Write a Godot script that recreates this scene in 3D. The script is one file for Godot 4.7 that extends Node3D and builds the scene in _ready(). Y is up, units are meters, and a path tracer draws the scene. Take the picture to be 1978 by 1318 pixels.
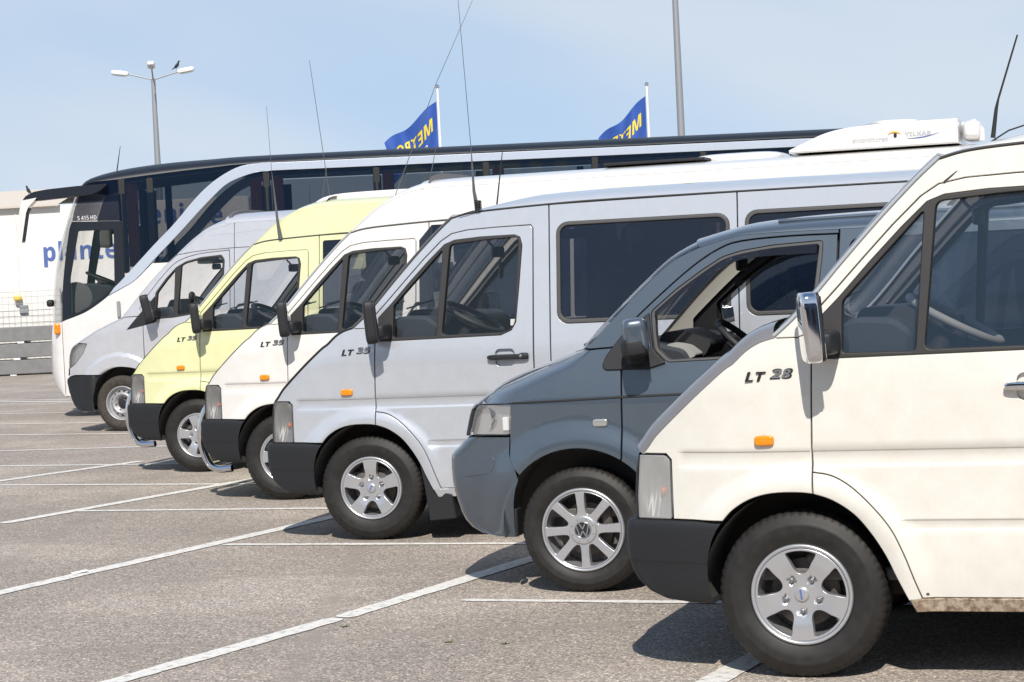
extends Node3D
# A row of parked vans in front of a coach on a car park, in strong sun from behind the camera.
# Vehicle axes: x runs from the front axle to the rear, y up, z towards the vehicle's left side.

var M := {}
var cache := {}
var taken := {}
var rng := RandomNumberGenerator.new()
const TH := 0.21871          # the vehicles' turn against the picture plane

func _ready() -> void:
	rng.seed = 7
	# ---- camera
	var cam := Camera3D.new()
	cam.name = "camera"
	cam.position = Vector3(0, 1.7183, 0)
	cam.basis = Basis(Vector3.RIGHT, deg_to_rad(-1.848)) * Basis(Vector3.BACK, deg_to_rad(-2.816))
	cam.fov = 18.16
	cam.near = 0.1
	cam.far = 2000.0
	add_child(cam)
	cam.current = true
	# ---- sky, exposure
	var we := WorldEnvironment.new()
	we.name = "world"
	var env := Environment.new()
	env.background_mode = Environment.BG_SKY
	var sky := Sky.new()
	sky.sky_material = make_sky()
	env.sky = sky
	env.background_energy_multiplier = 1.0
	env.tonemap_mode = Environment.TONE_MAPPER_LINEAR
	env.tonemap_exposure = 1.04
	env.sdfgi_enabled = true
	env.ssao_enabled = true
	env.ssil_enabled = true
	we.environment = env
	add_child(we)
	# ---- sun: behind the camera, about 47 degrees high
	var sun := DirectionalLight3D.new()
	sun.name = "sun"
	sun.light_energy = 1.6
	sun.light_color = Color(1.0, 0.975, 0.94)
	sun.light_angular_distance = 0.5
	sun.shadow_enabled = true
	add_child(sun)
	sun.look_at_from_position(Vector3.ZERO, Vector3(0.045, -1.0, -0.932))
	# ---- the place
	make_materials()
	make_ground()
	make_background()
	make_coach()
	make_vans()
	make_small_things()

func make_sky() -> Material:
	var w := 1024
	var h := 512
	var img := Image.create(w, h, false, Image.FORMAT_RGBF)
	var n := FastNoiseLite.new()
	n.seed = 5
	n.frequency = 1.0
	n.fractal_octaves = 4
	for j in h:
		var el := (0.5 - (j + 0.5) / h) * PI
		var e := maxf(0.0, sin(el))
		for i in w:
			var az := (i + 0.5) / w * TAU
			var d := Vector3(cos(el) * sin(az), sin(el), cos(el) * cos(az))
			var base := Color(0.51, 0.675, 0.88).lerp(Color(0.085, 0.17, 0.38), pow(e, 1.0))
			var pale := Color(0.67, 0.755, 0.855).lerp(Color(0.36, 0.43, 0.54), pow(e, 0.9))
			# thin veil of high cloud, drawn out in flat streaks
			var c := n.get_noise_3d(d.x * 2.2 + 3.0, d.y * 9.0 + d.x * 2.2, d.z * 2.2)
			var k := clampf(0.50 + 1.25 * c, 0.0, 1.0)
			k *= clampf(1.0 - e * 0.9, 0.15, 1.0)
			var col := base.lerp(pale, k)
			if el < 0.0:
				col = Color(0.25, 0.24, 0.22)
			img.set_pixel(i, j, col)
	var m := PanoramaSkyMaterial.new()
	m.panorama = ImageTexture.create_from_image(img)
	return m

# ---------------------------------------------------------------- mesh kit
class MB:
	var v := PackedVector3Array()
	var n := PackedVector3Array()
	var ix := PackedInt32Array()
	func vert(p: Vector3, nn: Vector3) -> int:
		v.append(p)
		n.append(nn)
		return v.size() - 1
	func tri(a: int, b: int, c: int) -> void:
		var g := (v[c] - v[a]).cross(v[b] - v[a])
		if g.dot(n[a] + n[b] + n[c]) < 0.0:
			ix.append_array([a, c, b])
		else:
			ix.append_array([a, b, c])
	func flat(p: Array, out := Vector3.ZERO) -> void:
		var g: Vector3 = (p[1] - p[0]).cross(p[2] - p[0]).normalized()
		if out != Vector3.ZERO and g.dot(out) < 0.0:
			g = -g
		var b := v.size()
		for q in p:
			vert(q, g)
		for k in range(1, p.size() - 1):
			tri(b, b + k, b + k + 1)
	func grid(rows: Array, closed := false, flip := 1.0) -> void:
		var nr := rows.size()
		var nc: int = rows[0].size()
		var b := v.size()
		for j in nr:
			for i in nc:
				var i0 := i - 1
				var i1 := i + 1
				if closed:
					i0 = (i0 + nc) % nc
					i1 = i1 % nc
				else:
					i0 = maxi(i0, 0)
					i1 = mini(i1, nc - 1)
				var du: Vector3 = rows[j][i1] - rows[j][i0]
				var dv: Vector3 = rows[mini(j + 1, nr - 1)][i] - rows[maxi(j - 1, 0)][i]
				var g := du.cross(dv)
				if g.length_squared() < 1e-18:
					g = Vector3.UP * 1e-4
				vert(rows[j][i], g.normalized() * flip)
		for j in nr - 1:
			for i in (nc if closed else nc - 1):
				var i2 := (i + 1) % nc
				tri(b + j * nc + i, b + j * nc + i2, b + (j + 1) * nc + i2)
				tri(b + j * nc + i, b + (j + 1) * nc + i2, b + (j + 1) * nc + i)
	func add(o: MB, t: Transform3D) -> void:
		var b := v.size()
		for k in o.v.size():
			v.append(t * o.v[k])
			n.append((t.basis * o.n[k]).normalized())
		for k in o.ix:
			ix.append(b + k)
	func box(c: Vector3, s: Vector3, bev := 0.0, t := Transform3D.IDENTITY) -> void:
		# a box with chamfered edges
		var h := s * 0.5
		bev = minf(bev, minf(h.x, minf(h.y, h.z)) * 0.9)
		var i := h - Vector3(bev, bev, bev)
		for ax in 3:
			for sg in [-1.0, 1.0]:
				var u := (ax + 1) % 3
				var w := (ax + 2) % 3
				var q := []
				for k in [[-1, -1], [1, -1], [1, 1], [-1, 1]]:
					var p := Vector3.ZERO
					p[ax] = sg * h[ax]
					p[u] = k[0] * i[u]
					p[w] = k[1] * i[w]
					q.append(t * (c + p))
				var o := Vector3.ZERO
				o[ax] = sg
				flat(q, t.basis * o)
		if bev <= 0.0:
			return
		for ax in 3:
			var u := (ax + 1) % 3
			var w := (ax + 2) % 3
			for a in [-1.0, 1.0]:
				for b2 in [-1.0, 1.0]:
					var q := []
					for k in [[0, -1], [0, 1], [1, 1], [1, -1]]:
						var p := Vector3.ZERO
						p[ax] = k[1] * i[ax]
						p[u] = a * (h[u] if k[0] == 0 else i[u])
						p[w] = b2 * (i[w] if k[0] == 0 else h[w])
						q.append(t * (c + p))
					var o := Vector3.ZERO
					o[u] = a
					o[w] = b2
					flat(q, t.basis * o)
		for a in [-1.0, 1.0]:
			for b2 in [-1.0, 1.0]:
				for d in [-1.0, 1.0]:
					var s3 := Vector3(a, b2, d)
					flat([t * (c + s3 * Vector3(h.x, i.y, i.z)), t * (c + s3 * Vector3(i.x, h.y, i.z)), t * (c + s3 * Vector3(i.x, i.y, h.z))], t.basis * s3)
	func tube(path: Array, r, sides := 8, caps := true) -> void:
		# r: one radius or a list, one for each point of the path
		var rows := []
		var up := Vector3(0.31, 0.9, 0.2)
		var rr: Array = r if r is Array else []
		for k in path.size():
			var d: Vector3 = (path[mini(k + 1, path.size() - 1)] - path[maxi(k - 1, 0)]).normalized()
			var a := d.cross(up)
			if a.length() < 0.05:
				a = d.cross(Vector3.RIGHT)
			a = a.normalized()
			up = a.cross(d).normalized()
			var rad: float = rr[k] if rr.size() else r
			var row := []
			for s in sides:
				var an := TAU * s / sides
				row.append(path[k] + (a * cos(an) + up * sin(an)) * rad)
			rows.append(row)
		grid(rows, true)
		if caps:
			flat(rows[0])
			flat(rows[-1])
	func lathe(prof: Array, seg: int, t := Transform3D.IDENTITY, wob = null) -> void:
		# prof: Vector2(radius, z); turned about z
		var rows := []
		for k in prof.size():
			var row := []
			for s in seg:
				var a := TAU * s / seg
				var rad: float = prof[k].x
				if wob != null:
					rad += wob.call(k, s)
				row.append(t * Vector3(rad * cos(a), rad * sin(a), prof[k].y))
			rows.append(row)
		grid(rows, true)
	func blob(c: Vector3, s: Vector3, e1 := 0.4, e2 := 0.4, t := Transform3D.IDENTITY, nu := 24, nv := 14) -> void:
		# superellipsoid: a box with well-rounded edges
		var rows := []
		for j in nv + 1:
			var a := (float(j) / nv - 0.5) * PI
			var row := []
			for i in nu:
				var b := TAU * i / nu
				var p := Vector3(sp(cos(a), e1) * sp(cos(b), e2), sp(sin(a), e1), sp(cos(a), e1) * sp(sin(b), e2))
				row.append(t * (c + p * s * 0.5))
			rows.append(row)
		grid(rows, true)
	static func sp(x: float, e: float) -> float:
		return signf(x) * pow(absf(x), e)
	func extrude(poly: PackedVector2Array, z0: float, z1: float, bev := 0.0, t := Transform3D.IDENTITY) -> void:
		if Geometry2D.is_polygon_clockwise(poly):
			poly = poly.duplicate()
			poly.reverse()
		var inner := inset(poly, bev) if bev > 0.0 else poly
		var idx := Geometry2D.triangulate_polygon(inner)
		if idx.is_empty():
			inner = poly
			idx = Geometry2D.triangulate_polygon(inner)
		for side in [[z0, -1.0], [z1, 1.0]]:
			var b := v.size()
			for p in inner:
				vert(t * Vector3(p.x, p.y, side[0]), t.basis * Vector3(0, 0, side[1]))
			for k in range(0, idx.size(), 3):
				tri(b + idx[k], b + idx[k + 1], b + idx[k + 2])
		for k in poly.size():
			var k2 := (k + 1) % poly.size()
			var a := poly[k]
			var c := poly[k2]
			var o := Vector3((c - a).y, -(c - a).x, 0)
			flat([t * Vector3(a.x, a.y, z0 + bev), t * Vector3(c.x, c.y, z0 + bev), t * Vector3(c.x, c.y, z1 - bev), t * Vector3(a.x, a.y, z1 - bev)], t.basis * o)
			if bev > 0.0:
				var ai := inner[k]
				var ci := inner[k2]
				flat([t * Vector3(a.x, a.y, z1 - bev), t * Vector3(c.x, c.y, z1 - bev), t * Vector3(ci.x, ci.y, z1), t * Vector3(ai.x, ai.y, z1)], t.basis * (o.normalized() + Vector3(0, 0, 1)))
				flat([t * Vector3(a.x, a.y, z0 + bev), t * Vector3(c.x, c.y, z0 + bev), t * Vector3(ci.x, ci.y, z0), t * Vector3(ai.x, ai.y, z0)], t.basis * (o.normalized() - Vector3(0, 0, 1)))
	static func inset(poly: PackedVector2Array, b: float) -> PackedVector2Array:
		# counter-clockwise outline moved inwards by b along its mitres
		var out := PackedVector2Array()
		var m := poly.size()
		for k in m:
			var d0 := (poly[k] - poly[(k + m - 1) % m]).normalized()
			var d1 := (poly[(k + 1) % m] - poly[k]).normalized()
			var n0 := Vector2(-d0.y, d0.x)
			var n1 := Vector2(-d1.y, d1.x)
			var mi := n0 + n1
			var l := mi.length()
			if l < 0.3:
				out.append(poly[k] + n0 * b)
			else:
				mi /= l
				out.append(poly[k] + mi * minf(b / maxf(mi.dot(n0), 0.4), b * 2.0))
		return out
	func mesh() -> ArrayMesh:
		var a := []
		a.resize(Mesh.ARRAY_MAX)
		a[Mesh.ARRAY_VERTEX] = v
		a[Mesh.ARRAY_NORMAL] = n
		a[Mesh.ARRAY_INDEX] = ix
		var m := ArrayMesh.new()
		m.add_surface_from_arrays(Mesh.PRIMITIVE_TRIANGLES, a)
		return m

func mirrored(m: ArrayMesh) -> ArrayMesh:
	var a := m.surface_get_arrays(0)
	var v: PackedVector3Array = a[Mesh.ARRAY_VERTEX]
	var n: PackedVector3Array = a[Mesh.ARRAY_NORMAL]
	var ix: PackedInt32Array = a[Mesh.ARRAY_INDEX]
	for k in v.size():
		v[k].z = -v[k].z
		n[k].z = -n[k].z
	for k in range(0, ix.size(), 3):
		var t := ix[k + 1]
		ix[k + 1] = ix[k + 2]
		ix[k + 2] = t
	a[Mesh.ARRAY_VERTEX] = v
	a[Mesh.ARRAY_NORMAL] = n
	a[Mesh.ARRAY_INDEX] = ix
	var o := ArrayMesh.new()
	o.add_surface_from_arrays(Mesh.PRIMITIVE_TRIANGLES, a)
	return o

func P2(a: Array) -> PackedVector2Array:
	var o := PackedVector2Array()
	for k in range(0, a.size(), 2):
		o.append(Vector2(a[k], a[k + 1]))
	return o

func cr(p: PackedVector2Array, n := 4) -> PackedVector2Array:
	# a smooth open curve through the points
	var o := PackedVector2Array()
	var m := p.size()
	for k in m - 1:
		var a := p[maxi(k - 1, 0)]
		var d := p[mini(k + 2, m - 1)]
		for s in n:
			o.append(p[k].cubic_interpolate(p[k + 1], a, d, float(s) / n))
	o.append(p[m - 1])
	return o

func curve(a: Array, n := 4) -> PackedVector2Array:
	return cr(P2(a), n)

func join(parts: Array) -> PackedVector2Array:
	var o := PackedVector2Array()
	for p in parts:
		for q in p:
			if o.is_empty() or o[-1].distance_to(q) > 0.0015:
				o.append(q)
	if o.size() > 2 and o[0].distance_to(o[-1]) < 0.0015:
		o.remove_at(o.size() - 1)
	return o

func arc(cx: float, cy: float, r: float, a0: float, a1: float, n: int) -> PackedVector2Array:
	var o := PackedVector2Array()
	for k in n + 1:
		var a := deg_to_rad(lerpf(a0, a1, float(k) / n))
		o.append(Vector2(cx + r * cos(a), cy + r * sin(a)))
	return o

func rrect(x0: float, y0: float, x1: float, y1: float, r: float, n := 5) -> PackedVector2Array:
	return join([arc(x1 - r, y1 - r, r, 0, 90, n), arc(x0 + r, y1 - r, r, 90, 180, n), arc(x0 + r, y0 + r, r, 180, 270, n), arc(x1 - r, y0 + r, r, 270, 360, n)])

func rounded(p: PackedVector2Array, r: float, n := 4) -> PackedVector2Array:
	# rounds every corner of a closed outline
	var o := PackedVector2Array()
	var m := p.size()
	for k in m:
		var a := p[(k + m - 1) % m]
		var b := p[k]
		var c := p[(k + 1) % m]
		var d := minf(r, minf(a.distance_to(b), b.distance_to(c)) * 0.45)
		var q0 := b + (a - b).normalized() * d
		var q2 := b + (c - b).normalized() * d
		for s in n + 1:
			var t := float(s) / n
			o.append(q0.lerp(b, t).lerp(b.lerp(q2, t), t))
	return o

func subdiv(p: PackedVector2Array, step: float) -> PackedVector2Array:
	var o := PackedVector2Array()
	for k in p.size():
		var a := p[k]
		var b := p[(k + 1) % p.size()]
		var n := maxi(1, int(ceil(a.distance_to(b) / step)))
		for s in n:
			o.append(a.lerp(b, float(s) / n))
	return o

# A sheet-metal panel: an outline (with holes) in side view, laid on the body surface z = w - ins(x, y), with rounded-over edges that turn inwards.
func panel_mesh(poly: PackedVector2Array, holes: Array, insf: Callable, w: float, off: float, depth: float, cell: float, xl: Array, yl: Array, bev: float) -> ArrayMesh:
	var b := MB.new()
	if Geometry2D.is_polygon_clockwise(poly):
		poly = poly.duplicate()
		poly.reverse()
	var zf := func(p: Vector2) -> float: return w - off - insf.call(p.x, p.y)
	var nf := func(p: Vector2) -> Vector3:
		var e := 0.003
		return Vector3((insf.call(p.x + e, p.y) - insf.call(p.x - e, p.y)) / (2 * e), (insf.call(p.x, p.y + e) - insf.call(p.x, p.y - e)) / (2 * e), 1.0).normalized()
	var loops := [subdiv(poly, cell)]
	for h in holes:
		var hp: PackedVector2Array = h.duplicate()
		if not Geometry2D.is_polygon_clockwise(hp):
			hp.reverse()
		loops.append(subdiv(hp, cell))      # clockwise: inset() then moves it away from the hole
	var skins := []
	for l in loops:
		skins.append(MB.inset(l, bev))
	# edges
	for q in loops.size():
		var l: PackedVector2Array = loops[q]
		var s: PackedVector2Array = skins[q]
		for k in l.size():
			var k2 := (k + 1) % l.size()
			var o2 := Vector2((l[k2] - l[k]).y, -(l[k2] - l[k]).x).normalized()
			var o := Vector3(o2.x, o2.y, 0)
			var a0 := Vector3(s[k].x, s[k].y, zf.call(s[k]))
			var a1 := Vector3(s[k2].x, s[k2].y, zf.call(s[k2]))
			var c0 := Vector3(l[k].x, l[k].y, zf.call(l[k]) - bev)
			var c1 := Vector3(l[k2].x, l[k2].y, zf.call(l[k2]) - bev)
			var i0 := b.vert(a0, nf.call(s[k]))
			var i1 := b.vert(a1, nf.call(s[k2]))
			var j0 := b.vert(c0, o)
			var j1 := b.vert(c1, o)
			b.tri(i0, i1, j1)
			b.tri(i0, j1, j0)
			if depth > bev:
				var e0 := b.vert(c0 - Vector3(0, 0, depth - bev), o)
				var e1 := b.vert(c1 - Vector3(0, 0, depth - bev), o)
				b.tri(j0, j1, e1)
				b.tri(j0, e1, e0)
	# skin
	var lo := Vector2(1e9, 1e9)
	var hi := Vector2(-1e9, -1e9)
	for p in skins[0]:
		lo = lo.min(p)
		hi = hi.max(p)
	var xs := cuts(lo.x, hi.x, cell, xl)
	var ys := cuts(lo.y, hi.y, cell, yl)
	var touched := {}
	for s in skins:
		for k in s.size():
			var a: Vector2 = s[k]
			var c: Vector2 = s[(k + 1) % s.size()]
			var n := maxi(1, int(a.distance_to(c) / (cell * 0.1)) + 1)
			for t in n + 1:
				var p := a.lerp(c, float(t) / n)
				touched[Vector2i(at_cut(xs, p.x), at_cut(ys, p.y))] = true
	var wide := {}
	for k in touched:
		for dx in [-1, 0, 1]:
			for dy in [-1, 0, 1]:
				wide[k + Vector2i(dx, dy)] = true
	var shared := {}
	for i in xs.size() - 1:
		for j in ys.size() - 1:
			var x0: float = xs[i]
			var x1: float = xs[i + 1]
			var y0: float = ys[j]
			var y1: float = ys[j + 1]
			if not wide.has(Vector2i(i, j)):
				var mid := Vector2((x0 + x1) / 2, (y0 + y1) / 2)
				if not Geometry2D.is_point_in_polygon(mid, skins[0]):
					continue
				var out := false
				for q in range(1, skins.size()):
					if Geometry2D.is_point_in_polygon(mid, skins[q]):
						out = true
						break
				if out:
					continue
				var id := []
				for k in [Vector2i(i, j), Vector2i(i + 1, j), Vector2i(i + 1, j + 1), Vector2i(i, j + 1)]:
					if not shared.has(k):
						var p := Vector2(xs[k.x], ys[k.y])
						shared[k] = b.vert(Vector3(p.x, p.y, zf.call(p)), nf.call(p))
					id.append(shared[k])
				b.tri(id[0], id[1], id[2])
				b.tri(id[0], id[2], id[3])
				continue
			var rect := PackedVector2Array([Vector2(x0, y0), Vector2(x1, y0), Vector2(x1, y1), Vector2(x0, y1)])
			var got: Array = Geometry2D.intersect_polygons(skins[0], rect)
			for q in range(1, skins.size()):
				var nxt := []
				for g in got:
					nxt.append_array(Geometry2D.clip_polygons(g, skins[q]))
				got = nxt
			for g in got:
				var ids := Geometry2D.triangulate_polygon(g)
				var base := b.v.size()
				for p in g:
					b.vert(Vector3(p.x, p.y, zf.call(p)), nf.call(p))
				for k in range(0, ids.size(), 3):
					b.tri(base + ids[k], base + ids[k + 1], base + ids[k + 2])
	return b.mesh()

func cuts(a: float, c: float, cell: float, extra: Array) -> Array:
	var n := maxi(1, int(ceil((c - a) / cell)))
	var o := []
	for k in n + 1:
		o.append(lerpf(a, c, float(k) / n))
	for e in extra:
		if e > a + 0.002 and e < c - 0.002:
			o.append(e)
	o.sort()
	var u := [o[0]]
	for k in range(1, o.size()):
		if o[k] - u[-1] > 0.002:
			u.append(o[k])
	return u

func at_cut(cuts_: Array, x: float) -> int:
	return clampi(cuts_.bsearch(x, false) - 1, 0, cuts_.size() - 2)

# A sheet right across the vehicle between its two sides: e is its edge in side view, c its middle line.
func strip_mesh(e: PackedVector2Array, c: PackedVector2Array, insf: Callable, w: float, pw := 3.0, rt := 2.0, nu := 20, off := 0.0, narrow := 0.0) -> ArrayMesh:
	var b := MB.new()
	var rows := []
	for k in e.size():
		var row := []
		var half: float = w - insf.call(e[k].x, e[k].y) - narrow
		var dn := Vector2.ZERO
		if off != 0.0:
			var d := (c[mini(k + 1, c.size() - 1)] - c[maxi(k - 1, 0)]).normalized()
			dn = Vector2(d.y, -d.x) * off
		for i in nu + 1:
			var u := sin((float(i) / nu - 0.5) * PI)
			var f := pow(maxf(0.0, 1.0 - pow(absf(u), pw)), 1.0 / rt)
			var p := e[k].lerp(c[k], f) + dn
			row.append(Vector3(p.x, p.y, u * half))
		rows.append(row)
	b.grid(rows)
	# make the normals face outwards
	var mid := b.v[(e.size() / 2) * (nu + 1) + nu / 2]
	var nn := b.n[(e.size() / 2) * (nu + 1) + nu / 2]
	var k0 := e.size() / 2
	var dd := (c[mini(k0 + 1, c.size() - 1)] - c[maxi(k0 - 1, 0)])
	if nn.dot(Vector3(-dd.y, dd.x, 0)) < 0.0 and mid != null:
		for k in b.n.size():
			b.n[k] = -b.n[k]
		for k in range(0, b.ix.size(), 3):
			var t := b.ix[k + 1]
			b.ix[k + 1] = b.ix[k + 2]
			b.ix[k + 2] = t
	return b.mesh()

# ---------------------------------------------------------------- scene kit
func numbered(called: String) -> String:
	taken[called] = taken.get(called, -1) + 1
	return called if taken[called] == 0 else "%s_%03d" % [called, taken[called]]

func tag(o: Node, label: String, category: String, group := "") -> void:
	o.set_meta("label", label)
	o.set_meta("category", category)
	if group != "":
		o.set_meta("group", group)

func thing(called: String, label: String, category: String, at: Vector3, turn := 0.0, group := "") -> Node3D:
	var o := Node3D.new()
	o.name = numbered(called)
	add_child(o)
	o.position = at
	o.rotation.y = turn
	tag(o, label, category, group)
	return o

func part(parent: Node, called: String, mesh: Mesh, m: Material) -> MeshInstance3D:
	var o := MeshInstance3D.new()
	o.name = called if parent != self else numbered(called)
	o.mesh = mesh
	o.material_override = m
	parent.add_child(o, true)
	return o

func structure(called: String, mesh: Mesh, m: Material) -> MeshInstance3D:
	var o := part(self, called, mesh, m)
	o.set_meta("kind", "structure")
	return o

# v: vehicle {key, ins, w}; makes the panel on the left side (1), the right side (-1) or both (0); returns [left, right]
func pan(v: Dictionary, parents: Array, called: String, poly: PackedVector2Array, m: Material, o := {}) -> Array:
	var key: String = v.key + called + str(o.get("id", ""))
	if not cache.has(key):
		var mesh := panel_mesh(poly, o.get("holes", []), o.get("ins", v.ins), v.w, o.get("off", 0.0), o.get("depth", 0.02), o.get("cell", 0.07), o.get("xl", v.get("xl", [])), o.get("yl", v.get("yl", [])), o.get("bev", 0.004))
		cache[key] = [mesh, mirrored(mesh)]
	var out := []
	for s in 2:
		if parents[s] == null:
			out.append(null)
			continue
		out.append(part(parents[s], called, cache[key][s], m))
	return out

func text_part(parent: Node, called: String, text: String, height: float, depth: float, m: Material, at: Vector3, basis := Basis.IDENTITY, bold := true, serif := false) -> MeshInstance3D:
	var t := TextMesh.new()
	var f := SystemFont.new()
	f.font_names = PackedStringArray(["Droid Serif" if serif else "Droid Sans"])
	f.font_weight = 700 if bold else 400
	t.font = f
	t.text = text
	t.font_size = 64
	t.pixel_size = height / (64.0 * 0.72)
	t.depth = depth
	t.curve_step = 2.0
	t.horizontal_alignment = HORIZONTAL_ALIGNMENT_CENTER
	t.vertical_alignment = VERTICAL_ALIGNMENT_CENTER
	var o := part(parent, called, t, m)
	o.transform = Transform3D(basis, at)
	return o

func lin(r: float, g: float, b: float, a := 1.0) -> Color:
	var c := Color(r, g, b).linear_to_srgb()
	c.a = a
	return c

func mat(called: String, c: Color, rough := 0.6, metal := 0.0) -> StandardMaterial3D:
	var m := StandardMaterial3D.new()
	m.resource_name = called
	m.albedo_color = c
	m.roughness = rough
	m.metallic = metal
	M[called] = m
	return m

# ---------------------------------------------------------------- materials
func noise_image(w: int, seed_: int, freq: float, oct := 4, kind := FastNoiseLite.TYPE_SIMPLEX_SMOOTH, cell_value := false) -> PackedByteArray:
	var n := FastNoiseLite.new()
	n.seed = seed_
	n.noise_type = kind
	n.frequency = freq
	n.fractal_octaves = oct
	if cell_value:
		n.fractal_type = FastNoiseLite.FRACTAL_NONE
		n.cellular_return_type = FastNoiseLite.RETURN_CELL_VALUE
		n.cellular_jitter = 1.0
	var im := n.get_seamless_image(w, w)
	im.convert(Image.FORMAT_L8)
	return im.get_data()

func grey_tex(w: int, d: PackedByteArray, lo: float, hi: float) -> ImageTexture:
	var o := PackedByteArray()
	o.resize(w * w)
	for k in w * w:
		o[k] = int(255.0 * lerpf(lo, hi, d[k] / 255.0))
	return ImageTexture.create_from_image(Image.create_from_data(w, w, false, Image.FORMAT_L8, o))

func rgb_tex(w: int, f: Callable) -> ImageTexture:
	var o := PackedByteArray()
	o.resize(w * w * 3)
	for k in w * w:
		var c: Color = f.call(k)
		o[k * 3] = int(clampf(c.r, 0, 1) * 255.0)
		o[k * 3 + 1] = int(clampf(c.g, 0, 1) * 255.0)
		o[k * 3 + 2] = int(clampf(c.b, 0, 1) * 255.0)
	return ImageTexture.create_from_image(Image.create_from_data(w, w, false, Image.FORMAT_RGB8, o))

func tri_map(m: StandardMaterial3D, scale: float, world := false) -> void:
	m.uv1_triplanar = true
	m.uv1_world_triplanar = world
	m.uv1_scale = Vector3(scale, scale, scale)

var soft_noise: PackedByteArray
var fine_noise: PackedByteArray

func paint(called: String, c: Color, rough: float, metal: float) -> StandardMaterial3D:
	# car paint under clear lacquer, with a thin uneven film of dust
	var m := mat(called, c, rough, metal)
	m.clearcoat_enabled = true
	m.clearcoat = 1.0
	m.clearcoat_roughness = 0.03
	m.albedo_texture = M.dust_tex
	m.roughness_texture = M.rough_tex
	tri_map(m, 0.9)
	return m

func pane(called: String, c: Color) -> StandardMaterial3D:
	var m := mat(called, c, 0.02, 0.0)
	m.transparency = BaseMaterial3D.TRANSPARENCY_ALPHA
	return m

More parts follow.
